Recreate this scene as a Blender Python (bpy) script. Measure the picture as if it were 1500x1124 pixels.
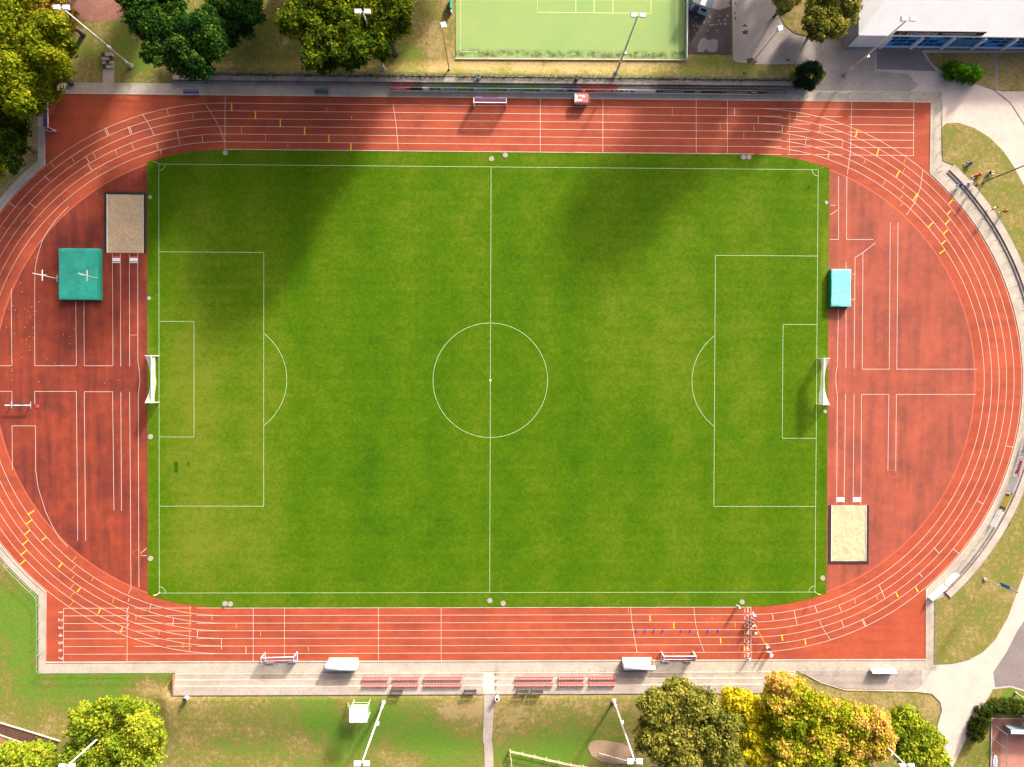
import bpy, bmesh, math, random
import numpy as np
from mathutils import Vector, Matrix, Euler
from mathutils.geometry import tessellate_polygon

for o in list(bpy.data.objects):
    bpy.data.objects.remove(o, do_unlink=True)
S = bpy.context.scene
COL = S.collection
rad = math.radians

# ------------------------------------------------------------------ camera
CAM_LOC = (1.62878, 0.51290, 111.30585)
CAM_ROT = (-0.00916051, -0.01638575, 0.00357710)
cd = bpy.data.cameras.new('camera')
cd.sensor_fit = 'HORIZONTAL'
cd.sensor_width = 36.0
cd.lens = 24.48
cd.clip_start = 0.5
cd.clip_end = 9000
cam = bpy.data.objects.new('camera', cd)
cam.location = CAM_LOC
cam.rotation_euler = CAM_ROT
COL.objects.link(cam)
S.camera = cam

# ------------------------------------------------------------------ light
SUN_EL = 21.0
SUN_AZ = 30.0            # degrees clockwise from +Y (the sun stands top right of the picture)
w = bpy.data.worlds.new('World')
S.world = w
w.use_nodes = True
nt = w.node_tree
nt.nodes.clear()
wo = nt.nodes.new('ShaderNodeOutputWorld')
bg = nt.nodes.new('ShaderNodeBackground')
sky = nt.nodes.new('ShaderNodeTexSky')
sky.sky_type = 'NISHITA'
sky.sun_disc = False
sky.sun_elevation = rad(SUN_EL)
sky.sun_rotation = rad(SUN_AZ)
sky.air_density = 0.45
sky.dust_density = 10.0
sky.ozone_density = 0.4
bg.inputs['Strength'].default_value = 0.14
nt.links.new(sky.outputs[0], bg.inputs[0])
nt.links.new(bg.outputs[0], wo.inputs[0])
sd = bpy.data.lights.new('sun', 'SUN')
sd.energy = 3.7
sd.angle = rad(5.0)
sd.color = (1.0, 0.91, 0.78)
sun = bpy.data.objects.new('sun', sd)
sv = Vector((math.sin(rad(SUN_AZ)) * math.cos(rad(SUN_EL)), math.cos(rad(SUN_AZ)) * math.cos(rad(SUN_EL)), math.sin(rad(SUN_EL))))
sun.rotation_euler = sv.to_track_quat('Z', 'Y').to_euler()
sun.location = (60, 100, 120)
COL.objects.link(sun)
S.render.engine = 'CYCLES'
S.view_settings.view_transform = 'Standard'
S.view_settings.look = 'None'
S.view_settings.exposure = 1.25
S.view_settings.gamma = 1.0
S.view_settings.use_curve_mapping = False
S.cycles.max_bounces = 6
S.cycles.transparent_max_bounces = 12

# ------------------------------------------------------------------ helpers
RC = np.array(Euler(CAM_ROT, 'XYZ').to_matrix())
def U(px, py, z=0.0):
    """survey point: photograph pixel -> map position at height z"""
    d = RC @ np.array([(px - 750) / 1020.0, -(py - 562) / 1020.0, -1.0])
    t = (z - CAM_LOC[2]) / d[2]
    return (CAM_LOC[0] + t * d[0], CAM_LOC[1] + t * d[1])
def sstep(a, b, x):
    t = np.clip((x - a) / (b - a), 0, 1)
    return t * t * (3 - 2 * t)
def gz(x, y):
    """height of the ground: a low earth bank behind each terrace"""
    x = np.asarray(x, float); y = np.asarray(y, float)
    ex = sstep(-53.5, -50.5, x) * (1 - sstep(49.2, 52.2, x))
    top = sstep(47.2, 47.7, y) * (1 - sstep(48.3, 50.4, y)) * 0.78
    bot = sstep(49.3, 49.8, -y) * (1 - sstep(51, 60, -y)) * 0.84
    return ex * (top + bot) - 0.06
def UG(px, py):
    z = 0.0
    for _ in range(4):
        x, y = U(px, py, z)
        z = float(gz(x, y))
    return (x, y, z)

class MB:
    """collects shapes; build() links them as ONE mesh object"""
    def __init__(self):
        self.v = []; self.f = []
    def box(self, c, s, rz=0.0, taper=1.0):
        cx, cy, cz = c; sx, sy, sz = s[0] / 2, s[1] / 2, s[2] / 2
        b = len(self.v); ca, sa = math.cos(rz), math.sin(rz)
        for z, k in ((-sz, 1.0), (sz, taper)):
            for x, y in ((-sx, -sy), (sx, -sy), (sx, sy), (-sx, sy)):
                x *= k; y *= k
                self.v.append((cx + x * ca - y * sa, cy + x * sa + y * ca, cz + z))
        for q in ((0, 3, 2, 1), (4, 5, 6, 7), (0, 1, 5, 4), (1, 2, 6, 5), (2, 3, 7, 6), (3, 0, 4, 7)):
            self.f.append(tuple(b + i for i in q))
        return self
    def tube(self, p0, p1, r0, r1=None, n=8, cap=True):
        r1 = r0 if r1 is None else r1
        p0 = Vector(p0); p1 = Vector(p1); d = p1 - p0
        if d.length < 1e-6: return self
        d.normalize()
        a = d.orthogonal().normalized(); c = d.cross(a)
        b = len(self.v)
        for p, r in ((p0, r0), (p1, r1)):
            for i in range(n):
                t = 2 * math.pi * i / n
                self.v.append(tuple(p + (a * math.cos(t) + c * math.sin(t)) * r))
        for i in range(n):
            j = (i + 1) % n
            self.f.append((b + i, b + j, b + n + j, b + n + i))
        if cap:
            self.f.append(tuple(b + i for i in reversed(range(n))))
            self.f.append(tuple(b + n + i for i in range(n)))
        return self
    def chain(self, pts, radii, n=8):
        for i in range(len(pts) - 1):
            self.tube(pts[i], pts[i + 1], radii[i], radii[i + 1], n)
        return self
    def sheet(self, poly, z=0.0):
        b = len(self.v)
        self.v += [(p[0], p[1], z if len(p) < 3 else p[2]) for p in poly]
        for t in tessellate_polygon([[Vector((p[0], p[1], 0)) for p in poly]]):
            a, c, d = [Vector(self.v[b + i]) for i in t]
            n = (c - a).cross(d - a)
            self.f.append(tuple(b + i for i in (t if n.z >= 0 else reversed(t))))
        return self
    def prism(self, poly, z0, z1):
        area = sum(poly[i][0] * poly[(i + 1) % len(poly)][1] - poly[(i + 1) % len(poly)][0] * poly[i][1] for i in range(len(poly)))
        if area < 0: poly = list(reversed(poly))
        b = len(self.v); n = len(poly)
        self.sheet(poly, z1)
        lo = len(self.v)
        self.v += [(p[0], p[1], z0) for p in poly]
        for i in range(n):
            j = (i + 1) % n
            self.f.append((lo + i, lo + j, b + j, b + i))
        return self
    def ribbon(self, pts, wd, z, closed=False):
        n = len(pts); b = len(self.v)
        for i in range(n):
            if closed:
                p, q = pts[i - 1], pts[(i + 1) % n]
            else:
                p, q = pts[max(i - 1, 0)], pts[min(i + 1, n - 1)]
            dx, dy = q[0] - p[0], q[1] - p[1]; l = math.hypot(dx, dy) or 1
            nx, ny = -dy / l * wd / 2, dx / l * wd / 2
            self.v.append((pts[i][0] + nx, pts[i][1] + ny, z)); self.v.append((pts[i][0] - nx, pts[i][1] - ny, z))
        for i in range(n if closed else n - 1):
            j = (i + 1) % n
            self.f.append((b + 2 * i + 1, b + 2 * j + 1, b + 2 * j, b + 2 * i))
        return self
    def wall(self, pts, wd, z0, z1, closed=False):
        """ribbon with thickness"""
        n = len(pts); L = []; Rr = []
        for i in range(n):
            p, q = (pts[i - 1], pts[(i + 1) % n]) if closed else (pts[max(i - 1, 0)], pts[min(i + 1, n - 1)])
            dx, dy = q[0] - p[0], q[1] - p[1]; l = math.hypot(dx, dy) or 1
            nx, ny = -dy / l * wd / 2, dx / l * wd / 2
            L.append((pts[i][0] + nx, pts[i][1] + ny)); Rr.append((pts[i][0] - nx, pts[i][1] - ny))
        b = len(self.v)
        for i in range(n):
            self.v += [(*L[i], z0), (*Rr[i], z0), (*Rr[i], z1), (*L[i], z1)]
        for i in range(n if closed else n - 1):
            j = (i + 1) % n; A = b + 4 * i; B = b + 4 * j
            self.f += [(A + 3, A + 2, B + 2, B + 3), (A + 1, B + 1, B + 2, A + 2), (A, A + 3, B + 3, B)]
        if not closed:
            e = b + 4 * (n - 1)
            self.f += [(b, b + 1, b + 2, b + 3), (e, e + 3, e + 2, e + 1)]
        return self
    def ball(self, c, r, nu=10, nv=6, sc=(1, 1, 1)):
        b = len(self.v)
        for j in range(nv + 1):
            t = math.pi * j / nv
            for i in range(nu):
                a = 2 * math.pi * i / nu
                self.v.append((c[0] + r * sc[0] * math.sin(t) * math.cos(a), c[1] + r * sc[1] * math.sin(t) * math.sin(a), c[2] + r * sc[2] * math.cos(t)))
        for j in range(nv):
            for i in range(nu):
                k = (i + 1) % nu
                self.f.append((b + j * nu + i, b + (j + 1) * nu + i, b + (j + 1) * nu + k, b + j * nu + k))
        return self
    def mesh(self, name, mat, smooth=False):
        me = bpy.data.meshes.new(name)
        me.from_pydata(self.v, [], self.f)
        me.materials.append(MAT[mat])
        if smooth:
            me.polygons.foreach_set('use_smooth', [True] * len(me.polygons))
        me.update()
        return me
    def build(self, name, mat, parent=None, smooth=False, loc=None):
        o = bpy.data.objects.new(name, self.mesh(name, mat, smooth))
        COL.objects.link(o)
        if parent is not None: o.parent = parent
        if loc is not None: o.location = loc
        return o
def tag(o, label=None, cat=None, group=None, kind=None):
    if label: o['label'] = label
    if cat: o['category'] = cat
    if group: o['group'] = group
    if kind: o['kind'] = kind
    return o
def struct(o):
    o['kind'] = 'structure'; return o
def thing(name, label, cat, loc, rz=0.0, group=None):
    o = bpy.data.objects.new(name, None)
    o.empty_display_size = 0.3
    COL.objects.link(o)
    o.location = loc; o.rotation_euler = (0, 0, rz)
    return tag(o, label, cat, group)
def copy_tree(o, parent=None):
    c = o.copy(); COL.objects.link(c); c.parent = parent
    for ch in o.children: copy_tree(ch, c)
    return c
def arc(cx, r, a0, a1, n):
    return [(cx + r * math.cos(rad(a0 + (a1 - a0) * i / n)), r * math.sin(rad(a0 + (a1 - a0) * i / n))) for i in range(n + 1)]

# ------------------------------------------------------------------ materials
MAT = {}
def newmat(name):
    m = bpy.data.materials.new(name); m.use_nodes = True
    n = m.node_tree; b = n.nodes['Principled BSDF']
    MAT[name] = m
    return m, n, b
def N(n, t, **kw):
    x = n.nodes.new(t)
    for k, v in kw.items():
        if k in x.inputs.keys(): x.inputs[k].default_value = v
        else: setattr(x, k, v)
    return x
def noise(n, co, scale, detail=4.0, rough=0.6, stretch=None):
    t = N(n, 'ShaderNodeTexNoise', Scale=scale, Detail=detail, Roughness=rough)
    if stretch:
        mp = N(n, 'ShaderNodeMapping'); mp.inputs['Scale'].default_value = stretch
        n.links.new(co, mp.inputs['Vector']); co = mp.outputs[0]
    n.links.new(co, t.inputs['Vector'])
    return t.outputs['Fac']
def ramp(n, fac, stops):
    r = N(n, 'ShaderNodeValToRGB')
    e = r.color_ramp.elements
    while len(e) < len(stops): e.new(0.5)
    for i, (p, c) in enumerate(stops):
        e[i].position = p; e[i].color = (*c, 1) if len(c) == 3 else c
    n.links.new(fac, r.inputs['Fac'])
    return r.outputs['Color']
def mixc(n, fac, a, b, mode='MIX'):
    m = N(n, 'ShaderNodeMix', data_type='RGBA', blend_type=mode)
    for sock, v in ((m.inputs[0], fac), (m.inputs[6], a), (m.inputs[7], b)):
        if isinstance(v, (int, float)): sock.default_value = v
        elif isinstance(v, tuple): sock.default_value = (*v, 1) if len(v) == 3 else v
        else: n.links.new(v, sock)
    return m.outputs[2]
def mth(n, op, a, b=0.0, c=None):
    m = N(n, 'ShaderNodeMath', operation=op)
    for i, v in enumerate((a, b) if c is None else (a, b, c)):
        if isinstance(v, (int, float)): m.inputs[i].default_value = v
        else: n.links.new(v, m.inputs[i])
    return m.outputs[0]
def obco(n):
    return N(n, 'ShaderNodeTexCoord').outputs['Object']
def simple(name, col, rough=0.6, var=0.15, scale=3.0, metal=0.0, bump=0.0):
    m, n, b = newmat(name)
    co = obco(n)
    f = noise(n, co, scale, 5)
    lo = tuple(max(0, c * (1 - var)) for c in col); hi = tuple(min(1, c * (1 + var)) for c in col)
    n.links.new(ramp(n, f, [(0.3, lo), (0.7, hi)]), b.inputs['Base Color'])
    b.inputs['Roughness'].default_value = rough; b.inputs['Metallic'].default_value = metal
    if bump:
        bp = N(n, 'ShaderNodeBump', Strength=bump, Distance=0.02)
        n.links.new(noise(n, co, scale * 8, 3), bp.inputs['Height']); n.links.new(bp.outputs[0], b.inputs['Normal'])
    return m
def concrete(name, base, dark, stain=0.5, fine=14.0, spec=0.2):
    m, n, b = newmat(name)
    co = obco(n)
    big = noise(n, co, 0.35, 6, 0.65); mid = noise(n, co, 2.0, 6, 0.7); fi = noise(n, co, fine, 2, 0.5)
    c = ramp(n, big, [(0.32, dark), (0.62, base)])
    c = mixc(n, mth(n, 'MULTIPLY', stain, ramp(n, mid, [(0.45, (0, 0, 0)), (0.75, (1, 1, 1))])), c, tuple(x * 0.55 for x in dark))
    c = mixc(n, 0.35, c, ramp(n, fi, [(0.25, (0.55, 0.55, 0.55)), (0.75, (1.25, 1.25, 1.25))]), 'MULTIPLY')
    n.links.new(c, b.inputs['Base Color'])
    b.inputs['Roughness'].default_value = 0.9
    b.inputs['Specular IOR Level'].default_value = spec
    bp = N(n, 'ShaderNodeBump', Strength=0.3, Distance=0.02)
    n.links.new(fi, bp.inputs['Height']); n.links.new(bp.outputs[0], b.inputs['Normal'])
    return m
concrete('concrete', (0.47, 0.41, 0.35), (0.36, 0.31, 0.265), 0.35)
concrete('grey_concrete', (0.34, 0.29, 0.26), (0.21, 0.18, 0.165), 0.6)
concrete('kerb_stone', (0.60, 0.53, 0.46), (0.44, 0.38, 0.32), 0.3)
concrete('sunlit_cream', (0.60, 0.50, 0.36), (0.48, 0.40, 0.28), 0.2)  # pale tone standing in for sun on the terrace risers
concrete('gravel', (0.40, 0.345, 0.315), (0.31, 0.265, 0.245), 0.4, 5.0)
concrete('road', (0.56, 0.475, 0.42), (0.48, 0.405, 0.36), 0.22, 6.0)
concrete('asphalt_purple', (0.26, 0.215, 0.215), (0.20, 0.17, 0.17), 0.4, 8.0)
concrete('asphalt_dark', (0.085, 0.068, 0.066), (0.055, 0.045, 0.045), 0.3, 8.0)
concrete('asphalt_pale', (0.24, 0.20, 0.20), (0.19, 0.16, 0.16), 0.3, 8.0)
concrete('red_clay', (0.33, 0.16, 0.12), (0.24, 0.115, 0.085), 0.4, 5.0)
concrete('court_red', (0.46, 0.22, 0.17), (0.36, 0.16, 0.12), 0.3, 5.0)
concrete('soil', (0.12, 0.06, 0.04), (0.08, 0.04, 0.026), 0.5, 4.0)
concrete('orange_soil', (0.42, 0.20, 0.10), (0.28, 0.15, 0.07), 0.4, 4.0)
concrete('sand', (0.62, 0.46, 0.29), (0.53, 0.385, 0.24), 0.35, 3.0)
concrete('pit_sand', (0.46, 0.31, 0.20), (0.38, 0.25, 0.16), 0.35, 3.0)
concrete('paving', (0.45, 0.385, 0.34), (0.35, 0.295, 0.26), 0.4, 5.0)

def track_mat(name, hi, lo, dirt, streak, dirty=0.75):
    m, n, b = newmat(name)
    co = obco(n)
    big = noise(n, co, 0.10, 5, 0.6); mid = noise(n, co, 0.55, 6, 0.7); fi = noise(n, co, 9.0, 2, 0.6)
    st = noise(n, co, 1.0, 3, 0.6, streak); bl = noise(n, co, 0.16, 7, 0.72)
    c = ramp(n, mth(n, 'ADD', mth(n, 'MULTIPLY', big, 0.45), mth(n, 'MULTIPLY', mid, 0.55)), [(0.36, lo), (0.62, hi)])
    d = mth(n, 'ADD', mth(n, 'MULTIPLY', st, 0.42), mth(n, 'MULTIPLY', bl, 0.58))
    c = mixc(n, ramp(n, d, [(0.44, (0, 0, 0)), (0.66, (dirty, dirty, dirty))]), c, dirt)
    c = mixc(n, 0.3, c, ramp(n, fi, [(0.25, (0.6, 0.6, 0.6)), (0.75, (1.25, 1.25, 1.25))]), 'MULTIPLY')
    n.links.new(c, b.inputs['Base Color'])
    b.inputs['Roughness'].default_value = 0.85
    b.inputs['Specular IOR Level'].default_value = 0.25
    return m
track_mat('track_red', (0.405, 0.080, 0.034), (0.30, 0.053, 0.025), (0.16, 0.034, 0.022), (0.05, 0.8, 1), 0.6)
track_mat('track_infield', (0.37, 0.086, 0.050), (0.255, 0.058, 0.037), (0.12, 0.038, 0.030), (0.9, 0.06, 1), 0.75)
track_mat('track_dark', (0.29, 0.050, 0.022), (0.175, 0.030, 0.018), (0.075, 0.017, 0.016), (0.9, 0.07, 1), 0.9)  # darker, blotchier copy of the infield red for the left end
track_mat('track_patch', (0.46, 0.12, 0.07), (0.40, 0.095, 0.055), (0.36, 0.08, 0.05), (0.4, 0.2, 1))

def grass_mat(name, dry, mid, lush, spread=0.5, stripes=False, fine=3.2):
    m, n, b = newmat(name)
    co = obco(n)
    at = N(n, 'ShaderNodeAttribute', attribute_name='lush').outputs['Fac']
    a = noise(n, co, 0.28, 5, 0.65); c_ = noise(n, co, 1.4, 5, 0.7); fi = noise(n, co, fine, 3, 0.75)
    s = mth(n, 'ADD', mth(n, 'MULTIPLY', mth(n, 'SUBTRACT', a, 0.5), 1.1 * spread), mth(n, 'MULTIPLY', mth(n, 'SUBTRACT', c_, 0.5), 1.3 * spread))
    s = mth(n, 'ADD', s, mth(n, 'MULTIPLY', mth(n, 'SUBTRACT', fi, 0.5), 0.9 * spread))
    s = mth(n, 'ADD', s, at)
    if stripes:
        sx = N(n, 'ShaderNodeSeparateXYZ'); n.links.new(co, sx.inputs[0])
        wv = mth(n, 'SINE', mth(n, 'MULTIPLY', sx.outputs[0], 2 * math.pi / 11.0))
        s = mth(n, 'ADD', s, mth(n, 'MULTIPLY', wv, 0.05))
        wy = mth(n, 'SINE', mth(n, 'MULTIPLY', sx.outputs[1], 2 * math.pi / 1.9))
        s = mth(n, 'ADD', s, mth(n, 'MULTIPLY', wy, 0.018))
    c = ramp(n, s, [(0.12, dry), (0.48, mid), (0.85, lush)])
    sp = noise(n, co, fine * 3.0, 2, 0.8)
    c = mixc(n, 0.75, c, ramp(n, sp, [(0.25, (0.5, 0.5, 0.5)), (0.75, (1.4, 1.4, 1.4))]), 'MULTIPLY')
    n.links.new(c, b.inputs['Base Color'])
    b.inputs['Roughness'].default_value = 0.95
    b.inputs['Specular IOR Level'].default_value = 0.1
    bp = N(n, 'ShaderNodeBump', Strength=0.5, Distance=0.06)
    n.links.new(fi, bp.inputs['Height']); n.links.new(bp.outputs[0], b.inputs['Normal'])
    return m
grass_mat('pitch_grass', (0.130, 0.165, 0.012), (0.060, 0.130, 0.0006), (0.022, 0.086, 0.0006), 0.55, True)
grass_mat('rough_grass', (0.32, 0.235, 0.105), (0.180, 0.160, 0.040), (0.105, 0.195, 0.022), 1.05, False, 2.4)

def turf_mat():
    m, n, b = newmat('court_turf')
    co = obco(n)
    big = noise(n, co, 0.12, 5, 0.6); mid = noise(n, co, 0.9, 6, 0.7)
    c = ramp(n, big, [(0.3, (0.185, 0.31, 0.095)), (0.7, (0.245, 0.33, 0.10))])
    sx = N(n, 'ShaderNodeSeparateXYZ'); n.links.new(co, sx.inputs[0])
    # algae along the low (pitch side) edge of the court: grows over the last 1.5 m
    ed = mth(n, 'ABSOLUTE', mth(n, 'SUBTRACT', sx.outputs[1], 52.0))
    ed = mth(n, 'SUBTRACT', 1.0, mth(n, 'MULTIPLY', ed, 1.15))
    al = mth(n, 'MULTIPLY', ramp(n, ed, [(0.0, (0, 0, 0)), (0.7, (1, 1, 1))]), ramp(n, mid, [(0.40, (0, 0, 0)), (0.62, (1, 1, 1))]))
    c = mixc(n, al, c, (0.05, 0.06, 0.018))
    n.links.new(c, b.inputs['Base Color']); b.inputs['Roughness'].default_value = 0.9
turf_mat()
simple('line_white', (0.66, 0.54, 0.47), 0.8, 0.12, 1.5)
simple('line_pitch', (0.36, 0.50, 0.26), 0.9, 0.15, 1.5)
simple('line_faded', (0.58, 0.30, 0.20), 0.8, 0.25, 1.5)
simple('line_yellow', (0.85, 0.52, 0.03), 0.8, 0.12, 1.5)
simple('line_ochre', (0.55, 0.26, 0.06), 0.8, 0.2, 1.5)
simple('court_line', (0.62, 0.62, 0.22), 0.8, 0.1, 1.5)
simple('white_paint', (0.80, 0.79, 0.78), 0.45, 0.06)
simple('net_white', (0.78, 0.77, 0.74), 0.8, 0.12, 6.0)
simple('mast_grey', (0.60, 0.60, 0.60), 0.45, 0.1, 2.0)
simple('lamp_white', (0.86, 0.86, 0.86), 0.35, 0.04)
simple('galvanised', (0.42, 0.43, 0.43), 0.4, 0.15, 4.0, 0.4)
simple('rail_green', (0.10, 0.20, 0.16), 0.5, 0.2)
simple('rail_grey', (0.22, 0.25, 0.23), 0.5, 0.2)
simple('pole_green', (0.10, 0.16, 0.13), 0.5, 0.15)
simple('wood_yellow', (0.45, 0.33, 0.12), 0.7, 0.15)
simple('wood_pale', (0.50, 0.38, 0.26), 0.8, 0.2)
simple('wood_dark', (0.075, 0.055, 0.055), 0.7, 0.25)
simple('black_rim', (0.022, 0.014, 0.016), 0.7, 0.3)
simple('seat_red', (0.68, 0.13, 0.12), 0.42, 0.12, 3.0)
simple('teal_cover', (0.035, 0.40, 0.29), 0.5, 0.25, 0.6, 0, 0.2)
simple('teal_side', (0.012, 0.33, 0.20), 0.5, 0.15)
simple('teal_pale', (0.16, 0.62, 0.52), 0.5, 0.15, 0.6)
simple('blue_bench', (0.05, 0.14, 0.32), 0.5, 0.2)
simple('teal_bench', (0.02, 0.12, 0.15), 0.5, 0.2)
simple('violet_net', (0.16, 0.06, 0.14), 0.8, 0.25, 5.0)
simple('cream_panel', (0.66, 0.56, 0.42), 0.5, 0.1)
simple('dark_metal', (0.05, 0.05, 0.055), 0.4, 0.2)
simple('board_green', (0.05, 0.26, 0.03), 0.5, 0.12)
simple('board_blue', (0.01, 0.12, 0.27), 0.5, 0.1)
simple('board_navy', (0.05, 0.06, 0.16), 0.5, 0.12)
simple('board_black', (0.016, 0.018, 0.020), 0.45, 0.2)
simple('board_red', (0.55, 0.02, 0.03), 0.5, 0.12)
simple('board_white', (0.74, 0.76, 0.80), 0.5, 0.08)
simple('board_pale', (0.84, 0.84, 0.84), 0.5, 0.05)
simple('print_white', (0.82, 0.82, 0.82), 0.6, 0.03)
simple('print_blue', (0.05, 0.13, 0.42), 0.6, 0.1)
simple('print_red', (0.62, 0.04, 0.05), 0.6, 0.1)
simple('print_yellow', (0.75, 0.50, 0.05), 0.6, 0.1)
simple('print_black', (0.02, 0.02, 0.02), 0.6, 0.1)
simple('yellow_plastic', (0.58, 0.46, 0.02), 0.5, 0.12)
simple('green_plastic', (0.03, 0.35, 0.17), 0.45, 0.1)
simple('pale_green_frame', (0.45, 0.66, 0.40), 0.5, 0.08)
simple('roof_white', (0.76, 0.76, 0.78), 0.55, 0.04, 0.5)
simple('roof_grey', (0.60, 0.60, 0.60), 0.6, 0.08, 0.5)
simple('wall_grey', (0.50, 0.50, 0.50), 0.7, 0.06, 0.5)
simple('frame_blue', (0.05, 0.32, 0.70), 0.4, 0.08)
simple('glass_dark', (0.012, 0.03, 0.06), 0.08, 0.3)
simple('glass_grey', (0.18, 0.25, 0.28), 0.15, 0.3)
simple('cabin_dark', (0.07, 0.09, 0.11), 0.5, 0.15)
simple('cabin_light', (0.45, 0.50, 0.55), 0.5, 0.15)
simple('flag_blue', (0.04, 0.22, 0.62), 0.7, 0.12)
simple('bark', (0.10, 0.075, 0.05), 0.9, 0.3, 4.0)
simple('skin', (0.52, 0.30, 0.21), 0.5, 0.06)
simple('hair_dark', (0.03, 0.02, 0.015), 0.6, 0.2)
simple('hair_fair', (0.38, 0.24, 0.11), 0.6, 0.2)
def net_mat(name, col, gap):
    m, n, b = newmat(name); n.nodes.remove(b)
    d = N(n, 'ShaderNodeBsdfDiffuse'); d.inputs[0].default_value = (*col, 1)
    tr = N(n, 'ShaderNodeBsdfTransparent'); tl_ = N(n, 'ShaderNodeBsdfTranslucent'); tl_.inputs[0].default_value = (*col, 1)
    a = N(n, 'ShaderNodeMixShader'); a.inputs[0].default_value = 0.3
    mx = N(n, 'ShaderNodeMixShader')
    co = obco(n)
    n.links.new(ramp(n, noise(n, co, 7.0, 3), [(0.3, (gap * .6,) * 3), (0.7, (gap * 1.3,) * 3)]), mx.inputs[0])
    n.links.new(d.outputs[0], a.inputs[1]); n.links.new(tl_.outputs[0], a.inputs[2]); n.links.new(a.outputs[0], mx.inputs[1]); n.links.new(tr.outputs[0], mx.inputs[2])
    n.links.new(mx.outputs[0], n.nodes['Material Output'].inputs[0])
net_mat('net_cloth', (0.80, 0.79, 0.76), 0.38)
for nm, c in (('white', (0.80, 0.78, 0.78)), ('black', (0.02, 0.02, 0.025)), ('pink', (0.60, 0.10, 0.32)), ('red', (0.62, 0.05, 0.05)), ('blue', (0.05, 0.10, 0.48)), ('violet', (0.16, 0.08, 0.30)), ('orange', (0.72, 0.22, 0.03)), ('yellow', (0.80, 0.62, 0.22)), ('navy', (0.03, 0.04, 0.11)), ('grey', (0.35, 0.35, 0.37))):
    simple('cloth_' + nm, c, 0.85, 0.08)

def leaf_mat(name, dark, mid, light):
    m = bpy.data.materials.new(name); m.use_nodes = True; MAT[name] = m
    n = m.node_tree; n.nodes.clear()
    out = N(n, 'ShaderNodeOutputMaterial')
    at = N(n, 'ShaderNodeAttribute', attribute_name='tint').outputs['Fac']
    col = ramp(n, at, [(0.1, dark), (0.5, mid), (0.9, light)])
    d = N(n, 'ShaderNodeBsdfDiffuse'); t = N(n, 'ShaderNodeBsdfTranslucent'); mx = N(n, 'ShaderNodeMixShader')
    mx.inputs[0].default_value = 0.42
    n.links.new(col, d.inputs[0]); n.links.new(col, t.inputs[0])
    n.links.new(d.outputs[0], mx.inputs[1]); n.links.new(t.outputs[0], mx.inputs[2]); n.links.new(mx.outputs[0], out.inputs[0])
leaf_mat('leaf_lime', (0.06, 0.10, 0.006), (0.19, 0.24, 0.010), (0.34, 0.34, 0.02))
leaf_mat('leaf_dark', (0.014, 0.045, 0.010), (0.035, 0.095, 0.014), (0.10, 0.19, 0.022))
leaf_mat('leaf_mid', (0.025, 0.06, 0.006), (0.075, 0.125, 0.010), (0.24, 0.26, 0.012))
leaf_mat('leaf_gold', (0.20, 0.16, 0.015), (0.40, 0.30, 0.03), (0.56, 0.36, 0.06))
leaf_mat('leaf_olive', (0.08, 0.105, 0.016), (0.21, 0.22, 0.034), (0.40, 0.35, 0.07))
leaf_mat('leaf_yellow', (0.18, 0.20, 0.008), (0.48, 0.43, 0.012), (0.66, 0.55, 0.03))
leaf_mat('leaf_amber', (0.13, 0.19, 0.010), (0.44, 0.45, 0.015), (0.66, 0.40, 0.11))
leaf_mat('leaf_fresh', (0.09, 0.15, 0.012), (0.23, 0.32, 0.022), (0.42, 0.44, 0.035))
leaf_mat('leaf_bush', (0.03, 0.12, 0.004), (0.07, 0.22, 0.006), (0.12, 0.30, 0.010))
leaf_mat('leaf_yew', (0.010, 0.030, 0.012), (0.022, 0.055, 0.020), (0.045, 0.085, 0.028))
leaf_mat('leaf_hedge', (0.03, 0.05, 0.008), (0.06, 0.09, 0.012), (0.10, 0.14, 0.02))
leaf_mat('leaf_fallen', (0.45, 0.22, 0.03), (0.62, 0.38, 0.06), (0.70, 0.52, 0.20))
# ================================================================== THE SETTING
rng = np.random.default_rng(7)
def attr_grid(name, xs, ys, zf, mat, blobs, base, keep=None):
    X, Y = np.meshgrid(xs, ys)
    Z = zf(X, Y)
    nx, ny = len(xs), len(ys)
    v = np.stack([X.ravel(), Y.ravel(), Z.ravel()], 1)
    i = np.arange(nx - 1)[None, :] + np.arange(ny - 1)[:, None] * nx
    f = np.stack([i, i + 1, i + nx + 1, i + nx], -1).reshape(-1, 4)
    me = bpy.data.meshes.new(name)
    me.from_pydata(v.tolist(), [], f.tolist())
    L = np.full(v.shape[0], base)
    for (px, py, rx, ry, val) in blobs:
        cx, cy = U(px, py)
        L += val * np.exp(-(((v[:, 0] - cx) / (rx / 9.15)) ** 2 + ((v[:, 1] - cy) / (ry / 9.15)) ** 2))
    at = me.attributes.new('lush', 'FLOAT', 'POINT')
    at.data.foreach_set('value', L.astype(np.float32))
    me.materials.append(MAT[mat])
    me.polygons.foreach_set('use_smooth', [True] * len(me.polygons))
    o = bpy.data.objects.new(name, me); COL.objects.link(o)
    return o
far = [-4000, -1500, -600, -260, -150, -115]
xs = np.array(far + list(np.arange(-95, 95.01, 0.75)) + [-a for a in reversed(far)])
ys = np.array(far + list(np.arange(-75, 75.01, 0.75)) + [-a for a in reversed(far)])
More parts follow.
